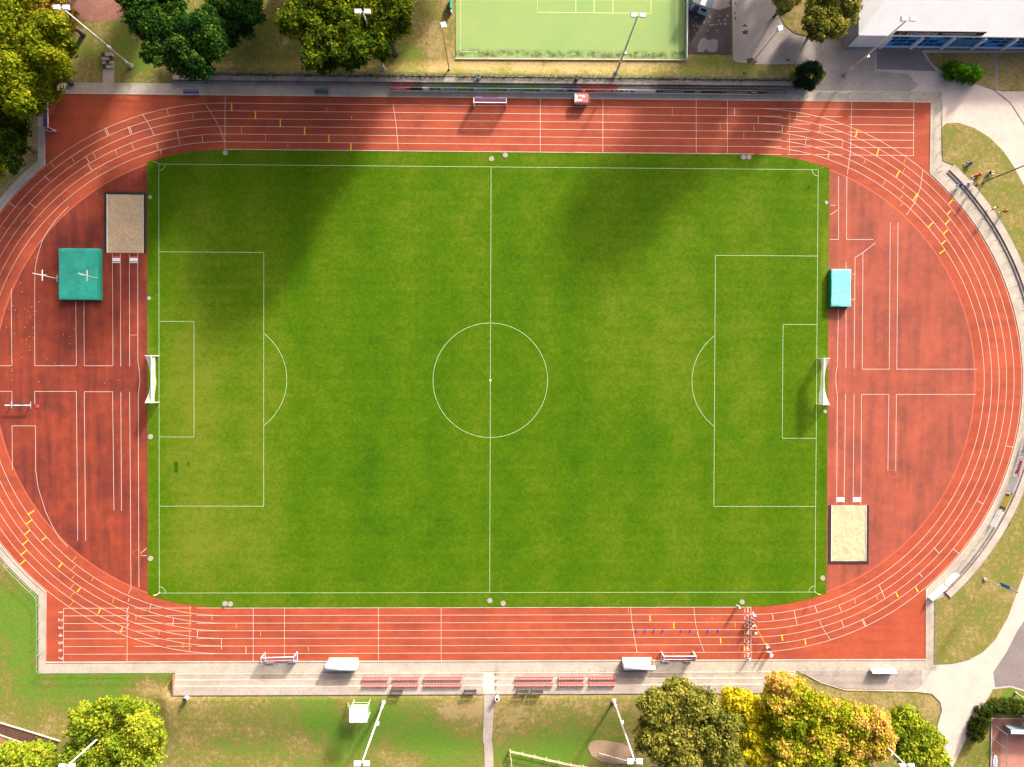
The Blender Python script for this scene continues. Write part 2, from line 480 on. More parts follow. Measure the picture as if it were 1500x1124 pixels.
gblobs = [(480, 1075, 330, 60, .12), (130, 930, 130, 60, .45), (40, 900, 70, 60, .4), (170, 1000, 130, 30, .40), (60, 1010, 60, 30, .25), (70, 1000, 12, 14, -.5), (215, 1005, 30, 14, -.45), (250, 1015, 40, 14, -.4),
          (300, 1060, 60, 40, -.10), (460, 1050, 30, 20, .30), (500, 1090, 40, 40, .38), (560, 1050, 40, 30, .42), (620, 1075, 40, 40, .40), (660, 1100, 40, 30, .35), (440, 1030, 40, 14, .25), (600, 1112, 40, 16, -.28), (420, 1085, 40, 18, -.15), (660, 1040, 45, 14, -.35), (340, 1090, 30, 20, .2), (400, 1100, 30, 14, .2), (690, 1030, 30, 14, -.2),
          (760, 1045, 60, 25, -.20), (820, 1090, 50, 40, .35), (790, 1105, 60, 16, .40), (880, 1060, 50, 30, .18), (740, 1105, 30, 20, .2), (870, 1030, 60, 12, -.15),
          (1200, 1020, 50, 16, -.30), (1300, 1030, 70, 18, -.10), (1360, 1040, 25, 30, -.15), (1440, 920, 60, 50, .12), (1470, 860, 20, 60, .30), (1480, 800, 20, 40, .25), (1420, 870, 25, 20, -.2), (1490, 700, 25, 60, .12),
          (1420, 215, 40, 30, .12), (1450, 210, 20, 20, .25), (1440, 285, 40, 25, -.25), (1490, 340, 25, 60, -.18), (1490, 1025, 40, 16, .35), (1420, 1110, 30, 30, .2), (1440, 960, 60, 30, .10),
          (130, 75, 60, 40, .02), (190, 70, 30, 35, .30), (210, 95, 40, 20, .15), (120, 100, 50, 20, -.12), (60, 150, 20, 40, -.10), (30, 230, 30, 30, -.15), (150, 95, 12, 12, .2),
          (380, 60, 60, 50, .12), (100, 75, 60, 40, .08), (340, 90, 60, 20, .0), (610, 85, 22, 12, .35), (580, 75, 30, 12, .22), (635, 50, 22, 40, -.25), (610, 30, 26, 26, .08), (640, 15, 15, 20, .2),
          (820, 96, 180, 9, -.35), (1000, 100, 60, 10, .10), (1050, 92, 50, 12, .2), (1130, 103, 50, 10, .05), (1440, 100, 60, 30, -.05), (1400, 80, 30, 12, .1), (680, 95, 40, 10, -.2)]
struct(attr_grid('ground', xs, ys, gz, 'rough_grass', gblobs, 0.40))

# paved land right of and above the track
def up(pts, z=0.0): return [U(a, b, z) for a, b in pts]
RD = [(1073, -400), (1073, 0), (1074, 60), (1077, 90), (1105, 94), (1165, 94), (1205, 100), (1212, 108), (1204, 120), (1166, 126), (1170, 136), (1379, 139), (1383, 250), (1480, 330), (1560, 470), (1560, 650), (1490, 800), (1382, 880), (1372, 962), (1366, 975), (1160, 977), (1172, 985), (1200, 998), (1238, 1009), (1340, 1012), (1365, 1015), (1378, 1028), (1380, 1040), (1374, 1062), (1372, 1140), (1371, 1300), (1400, 1300), (1396, 1124), (1425, 1062), (1455, 1010), (1480, 1007), (1500, 1013), (1700, 1060), (1700, -400)]
struct(MB().sheet(up(RD), -0.035).build('road', 'road'))
struct(MB().sheet(up([(1074, -398), (1074, 88), (1106, 93), (1166, 93.5), (1206, 99.5), (1213, 108), (1205, 121), (1168, 127), (1170, 134), (1330, 137), (1345, 125), (1330, 108), (1282, 104), (1283, 74), (1238, 71), (1235, -398)]), -0.029).build('gravel_yard', 'gravel'))
struct(MB().sheet(up([(1166, 979), (1180, 988), (1202, 999), (1238, 1009), (1340, 1011.5), (1352, 1004), (1350, 990), (1352, 981)]), -0.029).build('gravel_path', 'gravel'))
struct(MB().sheet(up([(1284, 73), (1284, 101.5), (1372, 104.5), (1357, 86), (1350, 73)]), -0.024).build('asphalt_apron', 'asphalt_purple'))
struct(MB().sheet(up([(1455, 985), (1475, 955), (1490, 925), (1510, 895), (1700, 895), (1700, 1058), (1501, 1011), (1481, 1005), (1458, 1007)]), -0.028).build('asphalt_lane', 'asphalt_pale'))
def lawn(name, pts, blobs_base):
    poly = up(pts)
    xs_ = [p[0] for p in poly]; m = MB().prism(poly, -0.06, 0.03)
    o = m.build(name, 'rough_grass')
    me = o.data; at = me.attributes.new('lush', 'FLOAT', 'POINT'); at.data.foreach_set('value', [blobs_base] * len(me.vertices))
    return struct(o)
lawn('lawn', [(1380.5, 186), (1386, 181), (1404, 180), (1428, 188), (1450, 202), (1470, 222), (1486, 246), (1500, 272), (1530, 330), (1560, 420), (1560, 700), (1515, 800), (1492, 862), (1476, 905), (1458, 937), (1440, 955), (1420, 966), (1396, 972), (1368, 973), (1369, 880), (1388, 872), (1425, 840), (1478, 770), (1512, 680), (1520, 560), (1510, 430), (1476, 345), (1420, 266), (1396, 242), (1381, 236)], 0.44)
lawn('lawn', [(1356, 78), (1366, 94), (1380, 104), (1400, 113), (1430, 122), (1455, 131), (1470, 133), (1700, 134), (1700, 76)], 0.22)
lawn('lawn', [(1142, -300), (1141, 0), (1143, 25), (1150, 38), (1165, 49), (1190, 55), (1228, 58), (1230, -300)], 0.28)
struct(MB().wall(up([(1430, 122), (1455, 131), (1480, 150), (1497, 176), (1530, 230)]), 0.12, -0.05, 0.01).build('kerb_edging', 'grey_concrete'))
struct(MB().ribbon(up([(1459, 77), (1460, 131)]), 0.55, 0.036).build('slab_path', 'grey_concrete'))
struct(MB().wall(up([(1180, 988), (1202, 1000), (1238, 1011), (1340, 1013), (1365, 1016), (1378, 1029), (1380, 1042), (1374, 1062)]), 0.10, -0.06, 0.03).build('lawn_kerb', 'kerb_stone'))

# concrete round the track, then the track, the pitch and the two D-shaped ends
HS, R0, LW = 42.195, 36.40, 1.22
RE = 44.0
def outline(xl, xr, yt, yb, rl, rr, n=40):
    al = math.degrees(math.acos((abs(xl) - HS) / rl)); ar = math.degrees(math.acos((xr - HS) / rr))
    return [(xl, yt), (xr, yt)] + arc(HS, rr, ar, -ar, n) + [(xr, yb), (xl, yb)] + arc(-HS, rl, 180 + al, 180 - al, n)
surround = outline(-71.5, 72.4, 46.75, -46.75, 45.2, 47.3)
struct(MB().sheet(surround, -0.02).build('concrete_path', 'concrete'))
track_out = outline(-70.35, 70.65, 45.0, -45.0, RE, RE)
trk = struct(MB().sheet(track_out, 0.0).build('running_track', 'track_red'))
struct(MB().wall(track_out, 0.16, -0.03, 0.05, True).build('track_kerb', 'kerb_stone'))
GX = 54.35
ga = math.degrees(math.acos((GX - HS) / (R0 - 0.06)))
dR = [p for p in arc(HS, R0 - 0.35, 71.0, -71.0, 60)]
dR = [p for p in dR if p[0] > GX]
yR = math.sqrt((R0 - 0.35) ** 2 - (GX - HS) ** 2)
dpoly = [(GX, yR)] + dR + [(GX, -yR)]
dend_r = struct(MB().sheet(dpoly, 0.006).build('infield_surface', 'track_infield'))
dend_l = struct(MB().sheet([(-x, y) for x, y in dpoly], 0.006).build('infield_surface', 'track_dark'))

def pitch():
    xs = np.unique(np.concatenate([np.arange(-GX, GX, 0.72), [GX]]))
    top = np.where(np.abs(xs) <= HS, R0 - 0.06, np.sqrt(np.maximum((R0 - 0.06) ** 2 - np.maximum(np.abs(xs) - HS, 0) ** 2, 0)))
    ny = 100
    T = np.linspace(-1, 1, ny)
    v = np.stack([np.repeat(xs[None], ny, 0), T[:, None] * top[None], np.full((ny, len(xs)), 0.02)], -1).reshape(-1, 3)
    nx = len(xs)
    i = np.arange(nx - 1)[None, :] + np.arange(ny - 1)[:, None] * nx
    f = np.stack([i, i + 1, i + nx + 1, i + nx], -1).reshape(-1, 4)
    me = bpy.data.meshes.new('football_pitch'); me.from_pydata(v.tolist(), [], f.tolist())
    L = np.full(len(v), 0.50)
    for (px, py, rx, ry, val) in [(300, 640, 110, 200, -.22), (270, 520, 60, 90, -.12), (310, 800, 90, 60, -.18), (330, 320, 70, 60, -.10), (560, 560, 140, 160, .06), (960, 520, 90, 120, -.16), (1080, 320, 60, 60, -.08),
                                  (800, 420, 60, 100, .05), (870, 640, 90, 90, .10), (520, 690, 60, 40, .12), (700, 780, 160, 60, .05), (560, 800, 90, 50, .05), (1100, 560, 40, 60, -.08), (420, 560, 30, 60, -.10), (950, 640, 40, 50, .10), (1000, 790, 120, 60, -.05), (640, 330, 60, 50, -.05), (225, 560, 12, 300, .08), (720, 235, 500, 6, -.10), (720, 882, 500, 6, -.10),
                                  (1210, 380, 5, 60, -.35), (218, 500, 4, 40, -.3), (1205, 690, 6, 60, .2)]:
        cx, cy = U(px, py)
        L += val * np.exp(-(((v[:, 0] - cx) / (rx / 9.15)) ** 2 + ((v[:, 1] - cy) / (ry / 9.15)) ** 2))
    at = me.attributes.new('lush', 'FLOAT', 'POINT'); at.data.foreach_set('value', L.astype(np.float32))
    me.materials.append(MAT['pitch_grass'])
    o = bpy.data.objects.new('football_pitch', me); COL.objects.link(o)
    return struct(o)
pit = pitch()

# ---------------------------------------------------------------- pitch markings
PW = 0.07; PZ = 0.030
def pline(pts, closed=False, name='pitch_line', wd=PW):
    return MB().ribbon(pts, wd, PZ, closed).build(name, 'line_pitch', pit)
def dense(a, b, n=8): return [(a[0] + (b[0] - a[0]) * i / n, a[1] + (b[1] - a[1]) * i / n) for i in range(n + 1)]
for s in (-1, 1):
    pline(dense((-52.5, 34 * s), (52.5, 34 * s)), name='touch_line')
    pline(dense((52.5 * s, -33.94), (52.5 * s, 33.94)), name='goal_line')
    for d, h, nm in ((16.5, 20.16, 'penalty_area_line'), (5.5, 9.16, 'goal_area_line')):
        x0, x1 = 52.44 * s, (52.5 - d) * s
        pline([(x0, h), (x1, h)], name=nm); pline([(x0, -h), (x1, -h)], name=nm); pline([(x1, h - .06), (x1, -h + .06)], name=nm)
    a = math.degrees(math.acos(5.5 / 9.15))
    pline([((41.5 - 9.15 * math.cos(rad(t))) * s, 9.15 * math.sin(rad(t))) for t in np.linspace(-a, a, 24)], name='penalty_arc')
    for s2 in (-1, 1):
        pline([((52.5 - math.cos(rad(t))) * s, (34 - math.sin(rad(t))) * s2) for t in np.linspace(3, 87, 8)], name='corner_arc', wd=.08)
pline([(0, 33.94), (0, -33.94)], name='halfway_line')
pline([(9.15 * math.cos(t), 9.15 * math.sin(t)) for t in np.linspace(0, 2 * math.pi, 97)[:-1]], True, 'centre_circle')
MB().sheet([(.2 * math.cos(t), .2 * math.sin(t)) for t in np.linspace(0, 2 * math.pi, 13)[:-1]], PZ + .006).build('centre_spot', 'line_pitch', pit)
for q in ([(255, 677), (261, 677), (261, 692), (255, 692)], [(275, 677), (277.5, 677), (277.5, 682), (275, 682)]):
    o = MB().sheet(up(q), 0.025).build('turf_patch', 'pitch_grass', pit)
    o.data.attributes.new('lush', 'FLOAT', 'POINT').data.foreach_set('value', [1.0] * len(o.data.vertices))

# ---------------------------------------------------------------- lane markings
LZ = 0.012
def tl(pts, wd=0.06, mat='line_white', name='lane_line', z=LZ, closed=False, parent=None):
    return MB().ribbon(pts, wd, z, closed).build(name, mat, parent or trk)
def oval(r, z):
    return [(x, r) for x in np.linspace(-HS, HS, 20)] + arc(HS, r, 88, -88, 60) + [(x, -r) for x in np.linspace(HS, -HS, 20)] + arc(-HS, r, 268, 92, 60)
for k in range(1, 7):
    tl(oval(R0 + LW * k, LZ), closed=True)
for s in (-1, 1):                                        # kerb line along the straights
    tl(dense((-HS, (R0 + .02) * s), (HS, (R0 + .02) * s)), 0.10, 'kerb_stone', 'inner_kerb', 0.035)
    tl(arc(HS * s, R0 - .3, 90 if s > 0 else 90, -90 if s > 0 else 270, 60), 0.22, 'track_patch', 'lane_edge', 0.0085)
for k in range(0, 7):                                    # sprint straights run on past the bends
    y = R0 + LW * k
    segs = [(-67.6, -57.5 - .1 * k)] + ([] if k == 6 else [(-56.4, -52.2), (-51.4, -47.4), (-46.6, -42.8)])
    if k == 6: segs = [(-67.6, -41)]
    for a, b in segs: tl(dense((a, -y), (b, -y), 4), z=LZ + .004)
    for a, b in ([(68.0, 57.4), (56.4, 52), (51.2, 47.4), (46.6, 43)] if k < 6 else [(68.0, 41)]): tl(dense((a, y), (b, y), 4), z=LZ + .004)
def pl(px, mat='line_white', wd=0.06, name='cross_line', z=LZ + .008, parent=None):
    return tl(up(px), wd, mat, name, z, False, parent)
for px in ([(93.2, 892), (93.2, 969)], [(186.3, 892), (186.3, 969)], [(371, 891), (371, 968.5)], [(416.8, 891), (416.8, 968.5)], [(554.5, 891), (554.5, 968.5)], [(646.2, 891), (646.3, 968.5)],
           [(1100, 890), (1100, 966)], [(330, 138.5), (329.5, 219)], [(791.5, 142), (791.5, 222)], [(883.2, 143), (883, 223)], [(1019.8, 145), (1019.8, 224)], [(1065.5, 146), (1065.5, 225)],
           [(1247.6, 148), (1246, 220), (1241, 256)], [(1338.6, 149), (1337.8, 227.5)],
           [(300, 151), (311, 168), (322, 188), (329, 208)], [(208, 167), (217, 180), (226, 198)], [(575.5, 152), (580, 180), (583.5, 221)],
           [(923.8, 890.5), (925.5, 911), (930, 938), (933.2, 956)], [(1016.2, 890.5), (1019, 915), (1025, 938), (1031.8, 956)],
           [(1351.8, 249), (1348, 276), (1340, 297), (1328, 315)], [(1200, 908), (1205, 920), (1216, 937)]):
    pl(px)
TICK = {'Y': ('line_yellow', .16), 'O': ('line_ochre', .11), 'W': ('line_white', .08), 'F': ('line_faded', .09)}
def ticks(ox, oy, items):
    for k, x0, y0, x1, y1 in items:
        m, wd = TICK[k]
        a = (ox + x0 / 4, oy + y0 / 4); b = (ox + x1 / 4, oy + y1 / 4)
        pl([a, b], m, wd, 'lane_tick', LZ + .012)
        if k == 'Y':
            dx, dy = b[0] - a[0], b[1] - a[1]; l = math.hypot(dx, dy)
            nx, ny = -dy / l * 1.1, dx / l * 1.1
            pl([(b[0] - nx, b[1] - ny), (b[0] + nx, b[1] + ny)], m, .13, 'lane_tick', LZ + .015)
ticks(0, 0, [('O', 977, 635, 987, 675), ('O', 1125, 655, 1132, 700), ('Y', 1358, 603, 1358, 648), ('F', 1415, 740, 1415, 782), ('O', 415, 915, 437, 952), ('O', 295, 948, 318, 980), ('O', 543, 893, 563, 928), ('Y', 1497, 650, 1497, 693),
             ('W', 612, 752, 630, 795), ('W', 622, 748, 638, 790), ('W', 750, 742, 765, 786), ('W', 760, 740, 773, 782), ('W', 1037, 762, 1045, 805), ('F', 1045, 808, 1058, 850), ('W', 1185, 787, 1187, 832), ('F', 770, 838, 785, 880), ('W', 500, 915, 525, 953), ('W', 515, 960, 538, 998), ('W', 262, 1030, 290, 1062), ('F', 918, 838, 927, 878), ('F', 675, 878, 688, 910), ('F', 940, 878, 945, 905)])
ticks(375, 0, [('Y', 143, 698, 143, 740), ('Y', 285, 743, 285, 787), ('Y', 427, 790, 427, 830), ('Y', 556, 838, 556, 877), ('F', 57, 790, 57, 828), ('F', 187, 836, 187, 860), ('F', 415, 630, 415, 655), ('F', 560, 680, 560, 700)])
ticks(750, 0, [('O', 940, 632, 940, 675), ('W', 1304, 635, 1304, 677), ('W', 1443, 678, 1443, 722), ('O', 1219, 725, 1219, 765), ('O', 1358, 770, 1358, 812), ('F', 1417, 735, 1417, 765)])
ticks(1125, 0, [('O', 128, 660, 126, 760), ('O', 126, 790, 125, 905), ('O', 170, 655, 167, 695), ('W', 85, 735, 83, 778), ('W', 225, 805, 218, 850), ('W', 358, 893, 350, 930), ('O', 305, 730, 303, 770), ('Y', 525, 762, 513, 800), ('Y', 650, 873, 636, 910), ('Y', 772, 998, 752, 1035), ('O', 440, 825, 433, 860), ('O', 570, 935, 560, 962), ('O', 805, 930, 795, 955), ('O', 802, 985, 790, 1010), ('O', 690, 1055, 672, 1087), ('O', 797, 1088, 785, 1108)])
ticks(1125, 281, [('O', 790, 18, 775, 40), ('Y', 877, 10, 850, 52), ('Y', 1080, 48, 1060, 70), ('Y', 1073, 108, 1050, 132), ('Y', 1063, 165, 1040, 190), ('Y', 1053, 222, 1028, 248), ('Y', 1042, 285, 1018, 305), ('Y', 1037, 340, 1007, 362), ('Y', 968, 178, 942, 205), ('O', 790, 65, 775, 85)])
ticks(0, 281, [('W', 50, 58, 85, 88), ('W', 170, 63, 207, 95)])
ticks(0, 562, [('Y', 203, 742, 168, 766), ('Y', 190, 797, 155, 823), ('Y', 177, 857, 145, 885), ('Y', 165, 917, 135, 943), ('Y', 158, 975, 123, 1005), ('Y', 150, 1033, 118, 1060), ('Y', 272, 898, 248, 917), ('O', 447, 1015, 425, 1040), ('Y', 367, 1050, 345, 1075), ('O', 445, 1065, 420, 1090)])
ticks(1125, 562, [('W', 1398, 367, 1442, 375), ('W', 1228, 688, 1262, 706), ('W', 975, 965, 1003, 997), ('W', 1085, 968, 1122, 1000), ('W', 887, 1112, 905, 1135)])
ticks(0, 843, [('O', 437, 0, 420, 22), ('O', 435, 48, 413, 78), ('Y', 473, 72, 455, 95), ('O', 435, 98, 412, 128), ('O', 432, 150, 408, 180), ('Y', 590, 190, 578, 220), ('O', 667, 130, 660, 160), ('O', 548, 12, 537, 35), ('Y', 718, 302, 708, 332), ('O', 800, 235, 795, 263), ('O', 937, 322, 930, 350), ('O', 1073, 398, 1070, 427), ('O', 1115, 180, 1113, 300), ('O', 1112, 320, 1110, 440), ('O', 1244, 237, 1242, 265), ('O', 1385, 283, 1385, 312), ('W', 885, 170, 873, 208), ('W', 1018, 250, 1012, 292), ('W', 1160, 318, 1155, 362), ('W', 1298, 370, 1298, 433), ('W', 1440, 415, 1442, 455), ('W', 757, 135, 750, 155), ('W', 755, 183, 747, 205), ('W', 757, 230, 747, 255), ('W', 755, 280, 747, 300)])
ticks(375, 843, [('O', 27, 328, 27, 357), ('O', 167, 372, 167, 403), ('O', 307, 418, 307, 445)])
ticks(750, 843, [('O', 682, 192, 682, 220), ('Y', 808, 235, 810, 265), ('Y', 947, 277, 948, 307), ('O', 1307, 275, 1308, 305), ('Y', 1222, 365, 1223, 395), ('Y', 1360, 408, 1362, 440), ('O', 1172, 245, 1172, 260), ('O', 1085, 330, 1086, 352)])
ticks(1125, 843, [('W', 27, 227, 30, 268), ('W', 153, 207, 170, 288), ('W', 275, 178, 288, 218), ('W', 415, 173, 430, 213), ('W', 430, 263, 443, 302), ('W', 555, 255, 578, 300), ('W', 550, 260, 570, 300), ('W', 650, 55, 685, 135), ('Y', 80, 348, 85, 380), ('Y', 217, 373, 220, 403), ('O', 632, 117, 643, 143), ('Y', 748, 98, 762, 125), ('Y', 863, 65, 877, 93), ('F', 507, 135, 512, 165)])
# runways and sector lines on the D-shaped ends
def dl(px, par, wd=0.06, mat='line_white'): pl(px, mat, wd, 'runway_line', 0.016, par)
for px in ([(16.5, 423), (17.5, 536)], [(-8, 536), (17.5, 536)], [(100, 303), (82, 322), (70, 338), (62, 353), (55, 375), (51.5, 393), (51, 411), (51, 536)], [(51, 536), (112, 536)], [(111, 441), (112, 536)], [(123, 441), (123.5, 536)], [(123.5, 536), (165.5, 536)],
           [(164.7, 372), (165.5, 536)], [(176.5, 372), (177, 537)], [(189.7, 372), (190, 537)], [(201.8, 372), (202, 530), (204.5, 545), (205, 558), (202.5, 580), (203.5, 838), (203.7, 861)],
           [(-8, 573.5), (17.5, 573.5)], [(17.5, 573.5), (17.7, 592)], [(51, 573.5), (112, 573.5)], [(51, 573.5), (51, 592)], [(112, 573.5), (114, 792)], [(123.5, 574), (125.5, 792)], [(123.5, 574), (165, 574)], [(165, 574), (167, 748)], [(177, 574), (178, 748)], [(190, 574), (192, 862), (188, 870)],
           [(17.7, 624), (18.3, 688)], [(17.7, 624), (52, 624)], [(52, 624), (52.5, 690), (56, 715), (67, 750), (77, 771), (87, 788), (99, 801)], [(206, 811), (215, 803)], [(207, 814), (215, 814)]):
    dl(px, dend_l)
for px in ([(1228.4, 258), (1228.3, 351)], [(1216, 351), (1228.3, 351)], [(1240.5, 258), (1240, 351)], [(1240, 351), (1279, 351)], [(1282, 356), (1263, 371), (1253, 377)], [(1252.5, 377), (1251, 540)], [(1264, 370), (1263, 541)], [(1263, 541), (1302.5, 541)], [(1304, 326), (1302.5, 541)], [(1315.5, 326), (1313.5, 541)], [(1313.5, 541), (1431, 541)], [(1239.5, 385), (1239, 540)], [(1228, 452), (1226.7, 535), (1224.5, 546), (1224.3, 560), (1226.5, 582), (1225.5, 737)],
           [(1262, 578), (1302, 578)], [(1262, 578), (1261, 740)], [(1302, 578), (1300.5, 690)], [(1313, 578), (1312, 690)], [(1313, 578), (1430, 578)], [(1238.5, 577), (1236.5, 737)], [(1251, 577), (1249.5, 737)],
           [(1249, 402), (1253, 401.5)], [(1247, 439), (1253, 438.5)], [(1216, 301), (1224, 301)], [(1216, 315), (1227, 308)]):
    dl(px, dend_r)
for (cx, cy, par) in ((1307.5, 694.5, dend_r), (201, 811, dend_l), (1232, 299, dend_r), (1288, 356, dend_r)):
    x, y = U(cx, cy)
    MB().ribbon([(x + .62 * math.cos(t), y + .62 * math.sin(t)) for t in np.linspace(0, 2 * math.pi, 20)[:-1]], .07, .015, True).build('throwing_circle', 'track_patch', par)
for (a, b, c, d) in ((190.5, 490, 201, 492), (165, 375, 176, 376)):
    MB().sheet(up([(a, b), (c, b), (c, d), (a, d)]), .013).build('runway_mark', 'track_patch', dend_l)

def glyphs(txt, size):
    cu = bpy.data.curves.new('glyph', 'FONT'); cu.body = txt; cu.size = size; cu.align_x = 'CENTER'; cu.align_y = 'CENTER'
    cu.resolution_u = 2
    ob = bpy.data.objects.new('glyph', cu); COL.objects.link(ob)
    dg = bpy.context.evaluated_depsgraph_get(); dg.update()
    me = bpy.data.meshes.new_from_object(ob.evaluated_get(dg)); bpy.data.objects.remove(ob, do_unlink=True); bpy.data.curves.remove(cu)
    return me
for k in range(7):
    me = glyphs(str(k + 1), 1.25); me.materials.clear(); me.materials.append(MAT['line_white'])
    y0 = -(R0 + LW * (k + .5))
    o = bpy.data.objects.new('lane_number', me); COL.objects.link(o); o.parent = trk
    o.location = (*U(88.5, 897 + k * 11.2), 0.016); o.rotation_euler = (0, 0, rad(-90)); o.scale = (.95, .8, 1)
    p = bpy.data.objects.new('lane_number', me); COL.objects.link(p); p.parent = trk
    p.location = (*U(1095.5, 894.5 + k * 11.1), 0.016); p.scale = (.95, 1, 1)
    q = glyphs('1', .9); q.materials.clear(); q.materials.append(MAT['line_white'])
    p = bpy.data.objects.new('lane_number', q); COL.objects.link(p); p.parent = trk
    p.location = (*U(1091, 894.5 + k * 11.1), 0.016)

# ---------------------------------------------------------------- sand pits and take-off boards
def sand_pit(label, x0, y0, x1, y1, open_side):
    a = U(x0, y1); b = U(x1, y0)                         # map corners: low-left, up-right
    t = thing('sand_pit', label, 'sand pit', ((a[0] + b[0]) / 2, (a[1] + b[1]) / 2, 0), 0, 'long jump pits')
    hx, hy = (b[0] - a[0]) / 2, (b[1] - a[1]) / 2
    xs = np.linspace(-hx, hx, 26); ys = np.linspace(-hy, hy, 40)
    m = MB(); r = np.random.default_rng(int(x0))
    X, Y = np.meshgrid(xs, ys); Z = 0.05 + r.normal(0, .028, X.shape)
    for _ in range(16):
        cx, cy = r.uniform(-hx, hx), r.uniform(-hy, hy); Z -= r.uniform(.03, .12) * np.exp(-(((X - cx) / r.uniform(.25, .6)) ** 2 + ((Y - cy) / r.uniform(.25, .6)) ** 2))
    Z = np.maximum(Z, 0.022)
    m.v = np.stack([X.ravel(), Y.ravel(), Z.ravel()], 1).tolist()
    m.f = [(j * 26 + i, j * 26 + i + 1, (j + 1) * 26 + i + 1, (j + 1) * 26 + i) for j in range(39) for i in range(25)]
    m.build('sand_bed', 'sand', t, True)
    g = .42
    MB().box((-hx - g / 2, 0, .03), (g - .01, 2 * hy, .10)).build('rubber_rim', 'black_rim', t)
    MB().box((hx + g / 2, 0, .03), (g - .01, 2 * hy, .10)).build('rubber_rim', 'black_rim', t)
    sy = 1 if open_side < 0 else -1
    MB().box((0, sy * (hy + g / 2), .03), (2 * hx + 2 * g, g - .01, .10)).build('rubber_rim', 'black_rim', t)
    for s in (-1, 1): MB().box((s * (hx - .03), 0, .09), (.07, 2 * hy, .06)).build('white_edge', 'white_paint', t)
sand_pit('long jump sand pit on the red end with the big teal landing mat', 157, 285.5, 210.5, 370.5, -1)
sand_pit('long jump sand pit on the red end with the small pale teal mat', 1217, 740, 1269, 822, 1)
def board(px0, py0, px1, py1, lab, two):
    a = U(px0, py1); b = U(px1, py0); cx, cy = (a[0] + b[0]) / 2, (a[1] + b[1]) / 2; wx, wy = b[0] - a[0], b[1] - a[1]
    t = thing('takeoff_board', lab, 'takeoff board', (cx, cy, 0.008), 0, 'take-off boards')
    MB().box((0, 0, .010), (wx, wy * .5, .02)).build('white_board', 'white_paint', t)
    MB().box((0, wy * .40, .008), (wx, wy * .14, .016)).build('marker_strip', 'print_red', t)
    MB().box((0, -wy * .42, .008), (wx, wy * .1, .016)).build('edge_strip', 'white_paint', t)
board(164.5, 375.5, 176, 385.5, 'white take-off board next to the teal mat, before the sand pit', 1)
board(190, 375.5, 201.5, 385.5, 'white take-off board on the runway beside the grass, before the teal-mat end pit', 1)
board(1225.5, 726.5, 1237, 735.5, 'white take-off board on the runway beside the grass, small-mat end', 1)
board(1249.5, 726.5, 1261, 735.5, 'white take-off board on the outer runway, small-mat end', 1)

# ---------------------------------------------------------------- places above the pitch
struct(MB().prism(up([(667.5, -200), (667.5, 85), (1003, 86.5), (1005, -200)], .02), -0.05, 0.02).build('turf_court', 'court_turf'))
tc = bpy.data.objects['turf_court']
for px in ([(674.8, -100), (674.8, 76)], [(991.5, -100), (991.5, 77)], [(674.8, 76), (700, 76.3)]): pl(px, 'line_pitch', .10, 'court_line', .026, tc)
for px in ([(787.3, -60), (787.3, 18.2), (953.5, 20)], [(953.5, -60), (953.5, 20)], [(843.5, -60), (843.5, 18.8)], [(870.3, -60), (870.3, 19)], [(897.8, -60), (897.8, 19.4)]): pl(px, 'court_line', .09, 'court_line', .028, tc)
struct(MB().sheet(up([(1007, -200), (1007, 79.5), (1072, 80.5), (1073, -200)]), -0.03).build('asphalt_yard', 'asphalt_dark'))
r = np.random.default_rng(3)
def blobpoly(cx, cy, rx, ry, n=18, j=.25):
    return up([(cx + rx * (1 + r.uniform(-j, j)) * math.cos(t), cy + ry * (1 + r.uniform(-j, j)) * math.sin(t)) for t in np.linspace(0, 2 * math.pi, n)[:-1]])
ay = bpy.data.objects['asphalt_yard']
MB().sheet(up([(1022, 76), (1022, 68), (1026, 58), (1032, 54.5), (1037, 59), (1046, 57), (1051, 59), (1051.5, 70), (1049, 76), (1040, 76.5), (1034, 72), (1030, 76.5)]), -0.025).build('patch', 'asphalt_pale', ay)
MB().sheet(blobpoly(1056, 5, 14, 10), -0.025).build('patch', 'asphalt_pale', ay)
for _ in range(26):
    a, b = r.uniform(1012, 1070), r.uniform(22, 48); MB().sheet(blobpoly(a, b, r.uniform(.6, 2.6), r.uniform(.6, 2.2), 9), -0.0255 + .0004 * _).build('patch', 'asphalt_pale', ay)
gy = bpy.data.objects['gravel_yard']
for _, (a, b, c, d) in enumerate(((1100, 90, 8, 4), (1091, 48, 5, 4), (1091, 38, 4, 2), (1077, 27, 1.2, 2), (1077, 19, 1, 1.5), (1077, 5, 1, 1.5), (1155, 88, 3, 1.5))):
    MB().sheet(blobpoly(a, b, c, d, 14, .5), -0.0255 + .0006 * _).build('moss_patch', 'soil', gy)
struct(MB().sheet(up([(96, -150), (96, 18), (112, 26), (130, 31), (150, 32), (170, 29), (182, 20), (190, -150)]), -0.05).build('clay_area', 'red_clay'))
struct(MB().wall(up([(667, 86.3), (1004, 88)]), .18, -.05, .10).build('court_kerb', 'kerb_stone'))
struct(MB().ribbon(up([(158.8, 99), (158.8, 124)]), 1.75, -0.03).build('slab_path', 'paving'))
# brick steps up to it
st = thing('garden_steps', 'short flight of brown brick steps above the red track corner', 'steps', (*U(159, 88), -0.06))
for k in range(4):
    for c in range(3):
        MB().box((-.56 + c * .56, .66 - k * .58, .12 + (3 - k) * .06), (.53, .5, .25 + .12 * (3 - k) - .01 * ((c + k) % 2))).build('brick', 'soil' if (k + c) % 3 == 0 else 'paving', st)
